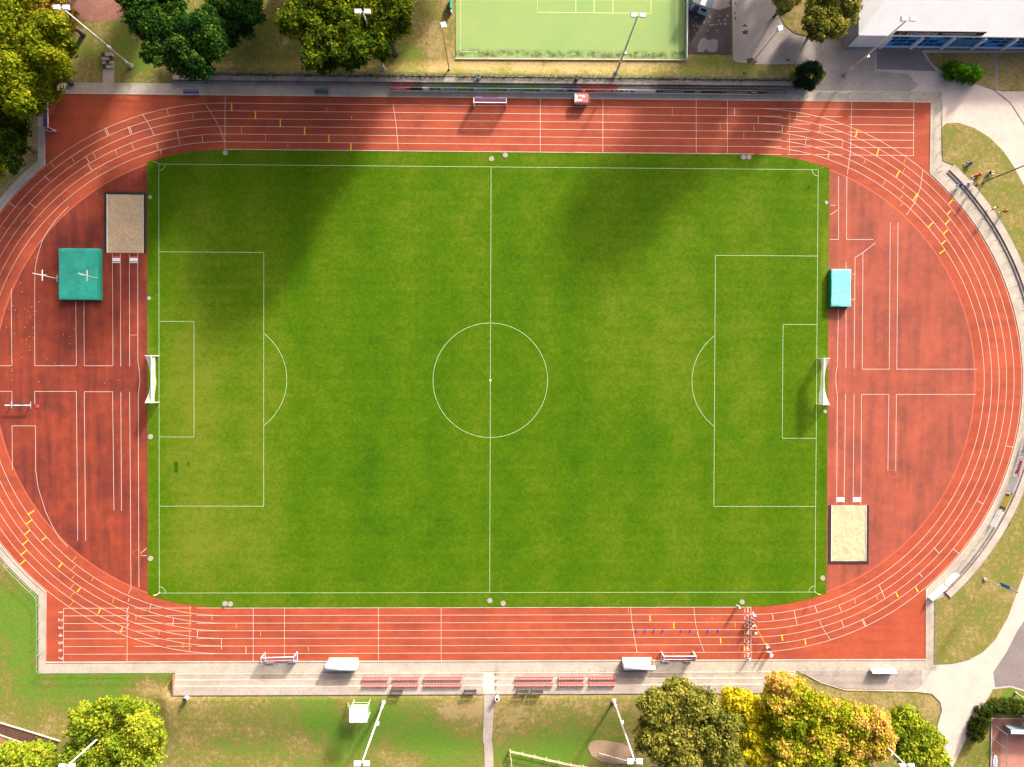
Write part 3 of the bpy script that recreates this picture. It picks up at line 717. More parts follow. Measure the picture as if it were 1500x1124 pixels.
# below the terrace
m = MB(); prev = None
fp = [(709, 725, 1017.5), (708.6, 723.5, 1035), (708.5, 722.5, 1050), (708, 722, 1062), (707, 721, 1075), (707, 720.5, 1085), (709, 721.5, 1092), (709.5, 722.5, 1105), (710, 723, 1125), (711, 724, 1180)]
for (a, b, y) in fp:
    for q in (UG(a, y), UG(b, y)): m.v.append((q[0], q[1], q[2] + .06))
for i in range(len(fp) - 1): m.f.append((2 * i + 2, 2 * i + 3, 2 * i + 1, 2 * i))
struct(m.build('foot_path', 'paving'))
def gsheet(name, pts, mat, dz):
    poly = [UG(*p) for p in pts]; struct(MB().sheet([(x, y, z + dz) for x, y, z in poly]).build(name, mat))
gsheet('sand_patch', [(861, 1095), (864, 1088), (872, 1084), (890, 1085), (912, 1089), (926, 1096), (932, 1106), (930, 1115), (918, 1119), (900, 1119), (880, 1115), (866, 1107)], 'pit_sand', .05)
struct(MB().sheet(up([(-60, 1030), (-10, 1056), (40, 1071), (88, 1086), (76, 1101), (40, 1090), (0, 1076), (-60, 1052)]), -0.045).build('planting_bed', 'soil'))
struct(MB().sheet(up([(-60, 1053), (0, 1077), (40, 1091), (75, 1102), (60, 1112), (20, 1098), (-60, 1075)]), -0.043).build('dirt_strip', 'orange_soil'))
for pts in ([(-60, 1030), (-10, 1056), (40, 1071), (88, 1086)], [(-60, 1053), (0, 1077), (40, 1091), (76, 1102)]):
    struct(MB().wall(up(pts), .18, -.06, .06).build('bed_kerb', 'kerb_stone'))
# red court in the corner
cc = up([(1452, 1053), (1700, 1053), (1700, 1300), (1448, 1300)])
struct(MB().prism(cc, -0.06, 0.02).build('clay_court', 'court_red'))
struct(MB().sheet(up([(1452, 1053), (1700, 1053), (1700, 1062), (1466, 1062), (1464, 1300), (1448, 1300)]), .024).build('court_apron', 'red_clay'))
struct(MB().wall(up([(1700, 1052.5), (1452.3, 1052.5), (1448, 1300)]), .16, -.05, .10).build('court_kerb', 'kerb_stone'))
# ================================================================== TERRACES
XT0, XT1 = -50.0, 49.2
tt = thing('spectator_terrace', 'long grey concrete terrace with the advertising boards in front', 'terrace', (0, 46.75, 0))
for nm, y0, y1, z1 in (('step', 46.72, 47.04, .40), ('step', 47.05, 47.95, .80)):
    MB().box(((XT0 + XT1) / 2, (y0 + y1) / 2 - 46.75, z1 / 2 - .03), (XT1 - XT0, y1 - y0, z1 + .06)).build(nm, 'grey_concrete', tt)  # darker concrete tone than the seat terrace opposite
MB().box(((XT0 + XT1) / 2, 48.02 - 46.75, .42), (XT1 - XT0, .12, .90)).build('back_kerb', 'grey_concrete', tt)
MB().box(((XT0 + XT1) / 2, 47.0 - 46.75, .404), (XT1 - XT0 - .02, .10, .02)).build('step_dark_line', 'asphalt_dark', tt)  # riser shade painted as a dark strip at its foot
for xa in np.arange(-12, 46, 6.5): MB().box((xa, 46.80 - 46.75, .408), (4.4, .09, .02)).build('seat_plank', 'red_clay', tt)
bt = thing('spectator_terrace', 'pale concrete terrace carrying the blocks of red seats', 'terrace', (0, -46.9, 0))
gap = (U(708, 990)[0], U(726, 990)[0])
for (ya, yb, z1) in ((46.85, 47.70, .28), (47.705, 48.62, .56), (48.625, 49.95, .84)):
    for (xa, xb) in ((XT0 + .1, gap[0]), (gap[1], 49.4)):
        MB().box(((xa + xb) / 2, -(ya + yb) / 2 + 46.9, z1 / 2 - .03), (xb - xa, yb - ya, z1 + .06)).build('step', 'paving', bt)
        MB().box(((xa + xb) / 2, -ya - .03 + 46.9, z1 + .005), (xb - xa - .02, .06, .02)).build('sunlit_riser_line', 'sunlit_cream', bt)  # sunlit riser painted as a pale strip along each tread
n = 6
for k in range(n):
    ya = 46.85 + k * 3.1 / n; z1 = .14 * (k + 1)
    MB().box(((gap[0] + gap[1]) / 2, -(ya + 1.55 / n) + 46.9, z1 / 2 - .03), (gap[1] - gap[0] - .02, 3.1 / n - .006, z1 + .06)).build('stair', 'kerb_stone', bt)
for q in range(4):
    ya = 46.9 + q * .9; MB().tube((gap[1] + .15, -ya + 46.9, .25 + .25 * q), (gap[1] + .15, -ya + 46.9, 1.1 + .25 * q), .03).build('handrail_post', 'dark_metal', bt)
MB().box(((XT0 + 49.4) / 2, -50.0 + 46.9, .40), (49.4 - XT0, .09, .90)).build('back_kerb', 'asphalt_pale', bt)
MB().box((XT0 + .02, -48.4 + 46.9, .44), (.12, 3.1, .98)).build('end_wall', 'red_clay', bt)
rb = thing('spectator_terrace', 'curved concrete terrace with dark step edges round the bend', 'terrace', (HS, 0, 0))
def ring(r0, r1, a0, a1, z0, z1, n=48):
    return MB().prism(arc(0, r1, a0, a1, n) + arc(0, r0, a1, a0, n), z0, z1)
ring(45.92, 46.36, 47.3, -47.2, -.04, .10).build('step', 'grey_concrete', rb)
ring(46.37, 47.55, 47.3, -47.2, -.04, .20).build('step', 'concrete', rb)
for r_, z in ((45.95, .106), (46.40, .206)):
    MB().wall(arc(0, r_, 47.2, -47.1, 60), .07, z - .06, z).build('step_dark_line', 'asphalt_dark', rb)
MB().wall(arc(0, 47.6, 47.2, -47.1, 60), .09, -.05, .19).build('back_kerb', 'grey_concrete', rb)

# ================================================================== RAILINGS
def railing(label, pts, step, h=1.05, mat='rail_grey', mids=1, z0=0.0, group='railings round the track', loop=False):
    """pts: map points; posts every step metres"""
    c = pts[0]; z = z0
    t = thing('railing', label, 'railing', (c[0], c[1], z), 0, group)
    P = [(p[0] - c[0], p[1] - c[1]) for p in pts]
    seg = [math.dist(P[i], P[i + 1]) for i in range(len(P) - 1)]; tot = sum(seg)
    n = max(1, round(tot / step)); post = None
    def at(d):
        for i, s_ in enumerate(seg):
            if d <= s_ + 1e-9 or i == len(seg) - 1:
                f = min(1, d / s_); return (P[i][0] + (P[i + 1][0] - P[i][0]) * f, P[i][1] + (P[i + 1][1] - P[i][1]) * f)
            d -= s_
    for k in range(n + 1):
        x, y = at(tot * k / n)
        if post is None:
            post = MB().tube((0, 0, -.05), (0, 0, h - .02), .035, .035, 6).build('post', mat, t); post.location = (x, y, 0)
        else:
            q = post.copy(); COL.objects.link(q); q.parent = t; q.location = (x, y, 0)
    for m_ in range(mids + 1):
        zz = h - m_ * h * .5
        MB().chain([(p[0], p[1], zz) for p in P], [.03 if m_ == 0 else .02] * len(P), 6).build('rail', mat, t)
    return t
yr = 46.05
railing('thin grey railing on the concrete strip above the goal in the red corner', [(-71.1, 34.2), (-71.1, 46.3), (-61.6, 46.3)], 2.4)
railing('thin grey railing between the track and the tall grey terrace, with two benches', [(-59.3, yr + .15), (-16.4, yr + .05)], 2.6)
railing('railing carrying the row of coloured advertising boards', [(-16.2, yr), (47.3, yr)], 2.6)
railing('thin railing on the strip below the round clipped bush and gravel yard', [(47.6, yr), (71.9, yr)], 2.5)
railing('short railing on the side strip by the lawn with sitting people', [(71.9, 45.8), (71.9, 34.4)], 2.5)
railing('curved railing along the bend in front of the curved terrace', arc(HS, 45.0, 48.5, -11, 40), 2.05)
railing('curved railing along the bend carrying pale advertising boards', arc(HS, 45.0, -11.6, -48.5, 30), 2.3)
railing('straight railing on the strip beside the lawn above the road fork', [(71.9, -34.9), (71.9, -46.2)], 2.5)
railing('railing between the pale terrace and the finish straight', [(71.6, -46.3), (1.2, -46.3)], 2.55)
railing('railing between the pale terrace and the sprint start end', [(-1.2, -46.3), (-70.9, -46.3)], 2.6)
railing('railing on the strip beside the bright green lawn', arc(-HS, 45.0, 218, 229, 6) + [(-71.2, -34.8), (-71.2, -46.2)], 2.6)
railing('railing along the curved strip below the lime green tree', arc(-HS, 45.0, 131, 142, 8), 2.0)
railing('green railing on top of the grey terrace, left of the gap', [(-48.5, 48.02), (-7.2, 48.02)], 3.0, 1.0, 'rail_green', 1, .86, 'railings on the grey terrace')
railing('green railing on top of the grey terrace, below the turf court', [(-5.4, 48.02), (47.8, 48.02)], 3.0, 1.0, 'rail_green', 1, .86, 'railings on the grey terrace')

# ================================================================== ADVERTISING BOARDS
def put_text(par, txt, size, x, z, mat, y=-.012, sx=1.0):
    me = glyphs(txt, size); me.materials.clear(); me.materials.append(MAT[mat])
    o = bpy.data.objects.new('lettering', me); COL.objects.link(o); o.parent = par
    o.rotation_euler = (rad(90), 0, 0); o.location = (x, y, z); o.scale = (sx, 1, 1)
    return o
def ad_board(label, p0, p1, h, mat, deco, z0=.12, group='advertising boards along the grey terrace', lean=0.0):
    """a panel on the railing from map point p0 to p1; its face looks to the right of p0->p1 (local -y)"""
    dx, dy = p1[0] - p0[0], p1[1] - p0[1]; L = math.hypot(dx, dy)
    t = thing('advertising_board', label, 'advertising board', ((p0[0] + p1[0]) / 2, (p0[1] + p1[1]) / 2, 0), math.atan2(dy, dx), group)
    t.rotation_euler = (lean, 0, math.atan2(dy, dx))
    MB().box((0, .025, z0 + h / 2), (L - .03, .03, h)).build('panel', mat, t)
    for s in (-1, 1): MB().tube((s * L * .42, .07, -.02), (s * L * .42, .07, z0 + h * .8), .025, .025, 6).build('bracket', 'galvanised', t)
    for d in deco(L, h, z0): 
        if d[0] == 'T': put_text(t, d[1], d[2], d[3], d[4], d[5], 0.004, d[6] if len(d) > 6 else 1)
        else: MB().box((d[1], .007, d[2]), (d[3], .014, d[4])).build('print', d[5], t)
    return t
YB = 45.98; BH = 1.0; BZ = .12
def bx(px): return U(px, 135, .6)[0]
def top(label, a, b, mat, deco): return ad_board(label, (bx(a), YB), (bx(b), YB), BH, mat, deco, BZ)
top('red advertising board with yellow emblem, at the end of the board row', 572, 601, 'board_red', lambda L, h, z: [('B', -L * .38, z + .5, .35, .45, 'print_yellow')] + [('B', -L * .22 + i * .22, z + .5, .15, .38, 'print_white') for i in range(8)])
top('black advertising board next to the red one with yellow emblem', 601, 619, 'board_black', lambda L, h, z: [])
top('pale blue-white board between the black and the first green and blue board', 619, 628, 'board_white', lambda L, h, z: [])
def bay(L, h, z): return [('B', .25, z + h / 2, L * .66, h, 'board_blue'), ('T', 'Bayer', .95, .55, z + h * .50, 'print_white', 1.25), ('B', -L * .26, z + h / 2, .42, .5, 'print_white'), ('B', -L * .26, z + h / 2, .2, .6, 'board_green')]
for i, lab in enumerate(('first from the red board with yellow emblem', 'second from the red board with yellow emblem', 'third from the red board with yellow emblem', 'next to the navy board')):
    a = 628 + i * 48.5
    t = top('green and blue board reading Bayer, ' + lab, a, a + 48.5, 'board_green', lambda L, h, z: [('B', .25, z + h / 2, L * .66, h, 'board_blue')])
    L = bx(a + 48.5) - bx(a)
    put_text(t, 'Bayer', 1.05, .65, BZ + BH * .52, 'print_white', -.003, 1.2)
    for k in range(12):
        pass
    MB().ribbon([(-1.35 + .3 * math.cos(q), BZ + .5 + .3 * math.sin(q)) for q in np.linspace(0, 2 * math.pi, 15)[:-1]], .08, 0, True).build('emblem', 'print_white', t).rotation_euler = (rad(90), 0, 0)
top('navy advertising board with a white mark, before the bright red board', 822, 850, 'board_navy', lambda L, h, z: [('B', -L * .3, z + .5, .6, .3, 'print_white')])
top('bright red advertising board with white lettering marks', 850, 904, 'board_red', lambda L, h, z: [('B', -L * .40, z + .5, .35, .5, 'print_white')] + [('B', -L * .1 + i * .25, z + .5, .17, .22, 'print_white') for i in range(6)] + [('B', L * .18 + i * .2, z + .52, .15, .34, 'print_white') for i in range(5)] + [('B', L * .42, z + .5, .4, .5, 'print_white')])
top('white advertising board with blue blocks', 904, 932, 'board_white', lambda L, h, z: [('B', -L * .3, z + .5, .8, .5, 'print_blue'), ('B', 0, z + .5, .35, .5, 'print_blue'), ('B', L * .3, z + .5, .8, .5, 'print_blue')])
top('plain white advertising board beside the black ones', 932, 960.5, 'board_white', lambda L, h, z: [])
for a, b, cv, lab in ((960.5, 1005, 1, 'black board reading covestro, beside the plain white board'), (1005, 1053, 0, 'long black board with a small white mark'), (1053, 1098, 1, 'black board reading covestro, in the middle of the black boards'), (1098, 1118, 0, 'short dark board between two reading covestro'), (1118, 1154, 1, 'black board reading covestro, at the end towards the round bush')):
    t = top(lab, a, b, 'board_black', (lambda L, h, z: [('B', -L * .36, z + .5, .4, .3, 'glass_grey')]) if cv else (lambda L, h, z: [('B', -L * .15, z + .55, .9, .25, 'print_white')]))
    if cv: put_text(t, 'covestro', .95, .45, BZ + .52, 'print_white', -.003, 1.0)
# boards on the curved railing
def bend(label, a0, a1, mat, deco, h=1.0, r=45.0, lean=-.35):
    p0 = (HS + r * math.cos(rad(a1)), r * math.sin(rad(a1))); p1 = (HS + r * math.cos(rad(a0)), r * math.sin(rad(a0)))
    # face looks inwards (to the left of the direction of travel), so travel clockwise
    return ad_board(label, p1, p0, h, mat, deco, .12, 'advertising boards on the curved railing', lean)
def angpx(px, py):
    x, y = U(px, py, .5); return math.degrees(math.atan2(y, x - HS))
bend('white board with blue lettering marks on the curved railing', angpx(1499, 641), angpx(1491, 667), 'board_pale', lambda L, h, z: [('B', i * .2 - .5, z + .5, .12, .4, 'print_blue') for i in range(7)])
bend('white and red board on the curved railing', angpx(1490, 668), angpx(1481, 693), 'board_pale', lambda L, h, z: [('B', 0, z + .5, L * .6, .4, 'print_red'), ('B', L * .35, z + .4, L * .2, .6, 'print_red')])
bend('plain white board beside the yellow one on the curved railing', angpx(1480, 694), angpx(1472, 718), 'board_white', lambda L, h, z: [])
bend('yellow and black board on the curved railing', angpx(1470, 720), angpx(1460, 743), 'yellow_plastic', lambda L, h, z: [('B', L * .40, z + .5, L * .16, .9, 'print_black'), ('B', -L * .40, z + .3, L * .12, .5, 'print_black')])
bend('large white board below the yellow one on the curved railing', angpx(1460, 745), angpx(1446, 767), 'board_pale', lambda L, h, z: [])
bend('grey-white board near the corner end of the curved terrace', angpx(1398, 836), angpx(1380, 852), 'board_white', lambda L, h, z: [])
bend('bright white board at the corner end of the curved terrace', angpx(1380, 853), angpx(1357, 871), 'board_pale', lambda L, h, z: [], 1.1)
a, b = U(1277, 977, .6), U(1313, 977, .6)
ad_board('white board on the railing by the gravel path', (b[0], -46.28), (a[0], -46.28), 1.0, 'board_pale', lambda L, h, z: [], .12, 'boards beside the finish straight', -.5)

# ================================================================== SEATS
def seat_proto():
    t = thing('stadium_seat', 'x', 'seat', (0, 0, 0))
    s = MB()                                             # shell: pan curving into the backrest (faces +y)
    prof = [(.20, .40), (.12, .415), (-.02, .38), (-.14, .40), (-.19, .50), (-.22, .66), (-.21, .72)]
    for i, (y, z) in enumerate(prof):
        for j in range(5):
            x = (j - 2) * .105; k = (j - 2) ** 2 * .012
            s.v.append((x * (1 if i < 5 else .92), y + (k if i > 3 else 0), z + (k if i <= 4 else 0)))
    for i in range(len(prof) - 1):
        for j in range(4): q = i * 5 + j; s.f.append((q, q + 1, q + 6, q + 5))
    sh = s.build('shell', 'seat_red', t, True); md = sh.modifiers.new('t', 'SOLIDIFY'); md.thickness = .02
    MB().box((0, -.02, .19), (.30, .05, .38)).build('bracket', 'dark_metal', t)
    return t
proto = seat_proto(); first = True
ORD = ('first', 'second', 'third', 'fourth', 'fifth', 'sixth', 'seventh', 'eighth', 'ninth', 'tenth', 'eleventh', 'twelfth', 'thirteenth')
blocks = [(531.3, 9, 'outer nine-seat block, white tower side'), (576.0, 9, 'middle nine-seat block, white tower side'), (621.2, 13, 'thirteen-seat block, white tower side'),
          (754.6, 13, 'thirteen-seat block, tree side'), (817.6, 9, 'middle nine-seat block, tree side'), (862.6, 9, 'outer nine-seat block, tree side')]
for px, n_, where in blocks:
    for row, (yy, zz, rn) in enumerate(((-47.42, .28, 'front'), (-48.33, .56, 'back'))):
        for k in range(n_):
            o = proto if first else copy_tree(proto); first = False
            o.location = (U(px + 4.32 * (k + .5), 998, zz)[0], yy, zz); o.rotation_euler = (0, 0, 0)
            o['label'] = 'red seat, %s row, %s, %s from the %s end' % (rn, where, ORD[n_ - 1 - k if px < 700 else k], 'stairs'); o['group'] = 'red seats on the pale terrace'; o['category'] = 'seat'
def bench(label, px, py, L, mat, z, rz=0.0, group=None, legs='dark_metal'):
    t = thing('bench', label, 'bench', (*U(px, py, z + .4), z), rz, group)
    for k in range(3): MB().box((0, .16 - k * .15, .44), (L, .13, .04)).build('seat_slat', mat, t)
    for k in range(2): MB().box((0, -.27 - .03 * k, .62 + k * .16), (L, .035, .12)).build('backrest_slat', mat, t)
    for s in (-1, 1): MB().box((s * L * .4, -.02, .21), (.06, .42, .42)).build('leg', legs, t); MB().box((s * L * .4, -.26, .6), (.05, .04, .40)).build('back_support', legs, t)
    return t
bench('dark wooden bench under the middle seat block on the white tower side', 581, 1012.5, 2.0, 'wood_dark', .84, 0, 'dark benches behind the red seats')
bench('dark wooden bench beside the stairs, behind the end of the red seats', 689, 1012.5, 2.0, 'wood_dark', .84, 0, 'dark benches behind the red seats')
bench('dark wooden bench of the pair, nearer the stairs', 765.5, 1013, 2.0, 'wood_dark', .84, 0, 'dark benches behind the red seats')
bench('dark wooden bench of the pair, farther from the stairs', 786.5, 1013, 2.0, 'wood_dark', .84, 0, 'dark benches behind the red seats')
bench('long blue bench at the start of the grey terrace railing', 280, 135.5, 2.5, 'blue_bench', 0, math.pi, 'benches in front of the grey terrace')
bench('teal bench halfway between the blue bench and the advertising boards', 471, 135, 2.1, 'teal_bench', 0, math.pi, 'benches in front of the grey terrace')

# ================================================================== DUGOUTS, GOALS
def dugout(label, x0, x1, ypx):
    a = U(x0, ypx); b = U(x1, ypx); L = b[0] - a[0]
    t = thing('team_shelter', label, 'dugout', ((a[0] + b[0]) / 2, a[1], 0), 0, 'team shelters on the finish straight')
    D, H = 1.25, 2.05                                     # front at y=0, back at y=-D
    MB().box((0, -D + .03, H * .48), (L, .05, H * .96)).build('back_wall', 'white_paint', t)
    r_ = MB(); n = 6
    for i in range(n + 1):
        f = i / n; y = -D - .02 + f * (D * .52); z = H * (1.0 + .05 * math.sin(f * math.pi))
        for s in (-1, 1): r_.v.append((s * (L / 2 + .06), y, z))
    for i in range(n): r_.f.append((2 * i, 2 * i + 1, 2 * i + 3, 2 * i + 2))
    ro = r_.build('roof', 'board_pale', t, True); md = ro.modifiers.new('t', 'SOLIDIFY'); md.thickness = .05
    for s in (-1, 1):
        q = MB().prism([(-D, 0), (-.35, 0), (-.45, H * .98), (-D, H * .98)], -.02, .02)
        q.v = [(s * (L / 2) + z, x, y) for x, y, z in q.v]; q.build('side_panel', 'cream_panel', t)
        MB().tube((s * (L / 2 + .03), -.36, 0), (s * (L / 2 + .03), -.42, H), .03).build('frame_post', 'galvanised', t)
    MB().box((0, -.9, .42), (L - .2, .4, .05)).build('bench_seat', 'cream_panel', t)
    MB().box((0, -D * .45, .06), (L - .1, D * .85, .06)).build('floor', 'cream_panel', t)
    for k in (-.4, 0, .4): MB().box((k * L, -.9, .2), (.06, .36, .4)).build('bench_leg', 'galvanised', t)
dugout('white roofed team shelter on the white tower side of the finish straight', 481.5, 525.5, 963.2)
dugout('white roofed team shelter beside the small goal, below the start line people', 911, 955, 962.5)
def netgrid(m, A, B, C, D, nu, nv, w_=.012):
    """net panel between four corners, built of crossing cords"""
    A, B, C, D = map(Vector, (A, B, C, D))
    for i in range(nu + 1):
        f = i / nu; m.tube(A.lerp(B, f), D.lerp(C, f), w_, w_, 3, False)
    for j in range(nv + 1):
        f = j / nv; m.tube(A.lerp(D, f), B.lerp(C, f), w_, w_, 3, False)
def small_goal(label, p, rz):
    """5 x 2 m goal; local front towards +y"""
    t = thing('small_goal', label, 'goal', (*p, 0), rz, 'small training goals')
    W, H, D = 5.1, 2.0, 1.3
    for s in (-1, 1):
        MB().box((s * W / 2, 0, H / 2), (.10, .10, H)).build('post', 'white_paint', t)
        MB().tube((s * W / 2, -.06, .06), (s * W / 2, -D, .06), .05).build('base_bar', 'white_paint', t)
        MB().tube((s * W / 2, -.05, H - .05), (s * (W / 2 - .02), -D * .6, H - .1), .035).build('top_arm', 'white_paint', t)
        MB().tube((s * (W / 2 - .02), -D * .6, H - .1), (s * W / 2, -D, .08), .035).build('side_brace', 'white_paint', t)
        MB().box((s * (W / 2 - .75), -D - .16, .11), (1.2, .24, .20)).build('weight', 'board_pale', t)
    MB().box((0, 0, H - .05), (W - .11, .10, .10)).build('crossbar', 'white_paint', t)
    MB().tube((-W / 2 + .05, -D, .06), (W / 2 - .05, -D, .06), .05).build('rear_bar', 'white_paint', t)
    n = MB()
    netgrid(n, (-W / 2, -.08, H - .1), (W / 2, -.08, H - .1), (W / 2, -D * .6, H - .15), (-W / 2, -D * .6, H - .15), 42, 7, .017)
    netgrid(n, (-W / 2, -D * .6, H - .15), (W / 2, -D * .6, H - .15), (W / 2, -D, .12), (-W / 2, -D, .12), 42, 16, .017)
    for s in (-1, 1): netgrid(n, (s * W / 2, -.08, H - .1), (s * W / 2, -D * .6, H - .12), (s * W / 2, -D, .1), (s * W / 2, -.08, .1), 8, 14, .017)
    n.build('net', 'violet_net', t)
c = U(412, 956); small_goal('small white goal on the finish straight near the white tower', c, rad(1.5))
c = U(991.5, 954.5); small_goal('small white goal beside the team shelter below the start line', c, 0)
c = U(718, 157.5); small_goal('small white goal standing before the Bayer boards', c, math.pi)
c = U(82, 169); small_goal('small white goal in the red corner below the lime green tree', c, -math.pi / 2)

def big_goal(label, s):
    t = thing('football_goal', label, 'goal', (52.5 * s, 0, .03), 0 if s > 0 else math.pi, 'full size football goals')
    W, H, D = 7.32, 2.44, 2.0                             # local: goal mouth at x=0 looking to -x, net towards +x
    for q in (-1, 1):
        MB().tube((0, q * W / 2, 0), (0, q * W / 2, H), .06, .06, 10).build('post', 'white_paint', t)
        MB().tube((.06, q * W / 2, H - .02), (1.0, q * W / 2, H - .06), .035).build('net_stay', 'white_paint', t)
        MB().tube((1.0, q * W / 2, H - .06), (D - .1, q * W / 2, .05), .03).build('net_stay', 'white_paint', t)
    MB().tube((0, -W / 2 - .06, H), (0, W / 2 + .06, H), .06, .06, 10).build('crossbar', 'white_paint', t)
    # net hauled up: a curtain hangs from the crossbar and a second fold sags back to the stays
    r = np.random.default_rng(5 + s)
    def fold(fn, nv, nm):
        m = MB(); nu = 44
        for i in range(nu + 1):
            f = i / nu; e = (2 * abs(f - .5)) ** 2.2
            for j in range(nv + 1): x, z = fn(f, e, j / nv); m.v.append((x, (f - .5) * (W - .1), z))
        for i in range(nu):
            for j in range(nv): q = i * (nv + 1) + j; m.f.append((q, q + 1, q + nv + 2, q + nv + 1))
        return m.build(nm, 'net_cloth', t, True)
    fold(lambda f, e, g: (.05 + .10 * math.sin(g * math.pi) + .03 * math.sin(g * 11 + f * 5), 2.42 - g * (1.30 + .28 * math.sin(5.2 * f + s) + .12 * math.sin(13 * f))), 10, 'net')
    fold(lambda f, e, g: (.06 + g * (.38 + .62 * e), 2.42 - .30 * math.sin(math.pi * g) * (1 - e) - g * (.45 * (1 - e) + .12) + .03 * math.sin(9 * g + 4 * f)), 10, 'net')
    n = MB()
    for q in (-1, 1): netgrid(n, (.1, q * W / 2, H - .1), (1.0, q * W / 2, H - .1), (D - .1, q * W / 2, .1), (.1, q * W / 2, .1), 12, 18, .018)
    n.build('side_net', 'net_white', t)
big_goal('white football goal at the end with the big teal mat', -1)
big_goal('white football goal at the end with the small pale teal mat', 1)
for (px, py, lab) in ((233.7, 240.7, 'corner flag by the sand pit beside the teal mat'), (234.5, 868, 'corner flag above the painted lane numbers'), (1198, 249.2, 'corner flag at the small-mat end by the straight sprint lanes'), (1193, 866.8, 'corner flag near the start line people')):
    x, y = U(px, py); sx = -1 if px < 700 else 1
    t = thing('corner_flag', lab, 'corner flag', (x, y, .02), 0, 'corner flags')
    MB().tube((0, 0, 0), (0, 0, 1.5), .03, .025, 6).build('pole', 'board_pale', t)
    m = MB(); m.v = [(.02, 0, 1.5), (.42 * sx, -.06, 1.46), (.40 * sx, -.05, 1.14), (.02, 0, 1.12)]; m.f = [(0, 1, 2, 3)]
    o = m.build('flag', 'line_yellow', t); o.modifiers.new('t', 'SOLIDIFY').thickness = .01

# ================================================================== LANDING MATS, JUMP STANDS, BARRIER
def mat(label, x0, y0, x1, y1, h, m_top, m_side, n_seam):
    a = U(x0, y1, h); b = U(x1, y0, h); cx, cy = (a[0] + b[0]) / 2, (a[1] + b[1]) / 2; W, D = b[0] - a[0], b[1] - a[1]
    t = thing('landing_mat', label, 'landing mat', (cx, cy, .01), 0, 'teal landing mats')
    m = MB(); nu, nv = 20, 26; r = np.random.default_rng(int(x0))
    bump = r.normal(0, .02, (nv + 1, nu + 1))
    for j in range(nv + 1):
        for i in range(nu + 1):
            fx, fy = i / nu * 2 - 1, j / nv * 2 - 1
            e = max(abs(fx), abs(fy)); k = 1 - .018 * (1 if e > .99 else 0)
            wob = .05 * math.sin(fy * 4 + x0) * (abs(fx) > .9)
            m.v.append((fx * W / 2 * k + wob * (1 if fx > 0 else -1) * .6, fy * D / 2 * k, h - (.06 if e > .99 else 0) + bump[j, i] - .05 * (1 - fx * fx) * math.cos(fy * 2.5)))
    for j in range(nv):
        for i in range(nu): q = j * (nu + 1) + i; m.f.append((q, q + 1, q + nu + 2, q + nu + 1))
    m.build('cover', m_top, t, True)
    MB().box((0, 0, h / 2 - .06), (W * .985, D * .985, h - .14)).build('side_wall', m_side, t)
    return t, W, D
t, W, D = mat('large teal pole vault landing mat with uprights over it', 85.5, 363.5, 146, 439.5, .85, 'teal_cover', 'teal_side', 3)
for x, y, a in ((-1.6, 2.2, .1), (.3, 1.5, 0), (1.2, -1.5, .05)): MB().ribbon([(x, y), (x + .1, y - 1.0), (x + .2 + a, y - 2.4)], .05, .86).build('seam', 'teal_side', t)
MB().box((W / 2 - .22, 0, .835), (.2, D * .9, .06)).build('edge_strip', 'teal_side', t)
t, W, D = mat('small pale teal mat beside the grass edge', 1217.5, 394, 1247, 449.5, .95, 'teal_pale', 'teal_side', 2)
def upright(label, px, py, sgn):
    x, y = U(px, py); t = thing('jump_upright', label, 'jump upright', (x, y, .012), 0, 'pole vault uprights')
    MB().box((0, 0, .05), (.22, 1.1, .10)).build('base_plate', 'galvanised', t)
    MB().tube((0, 0, .1), (0, 0, 5.8), .06, .05, 8).build('pole', 'white_paint', t)
    MB().tube((0, -.82, 3.6), (0, .82, 3.6), .07, .07, 8).build('cross_arm', 'white_paint', t)
    MB().tube((.05, 0, 3.9), (.9 * sgn, .02, 3.95), .05, .03, 8).build('bar_rest', 'white_paint', t)
upright('white vault upright standing on the red surface beside the big teal mat', 84, 408.3, 1)
upright('white vault upright standing between the big teal mat and the runways', 147.5, 408.6, -1)
x, y = U(31, 593.5)
t = thing('steeple_barrier', 'white steeplechase barrier with red bands on the red end', 'barrier', (x, y, .01))
for k in range(5): MB().box((-1.55 + .775 * k, 0, .86), (.77, .13, .13)).build('beam_section', 'white_paint' if k % 2 == 0 else 'teal_pale', t)
for s in (-1, 1): MB().box((s * 1.5, 0, .40), (.1, .1, .80)).build('post', 'white_paint', t); MB().box((s * 1.5, 0, .03), (.12, 1.1, .06)).build('foot', 'galvanised', t)
tag(MB().tube((0, 0, 0), (0, 0, .06), .28, .24, 14).build('disc_marker', 'print_red', None, False, (*U(55, 595.5), .012)), 'small round red marker disc beside the steeplechase barrier', 'marker')

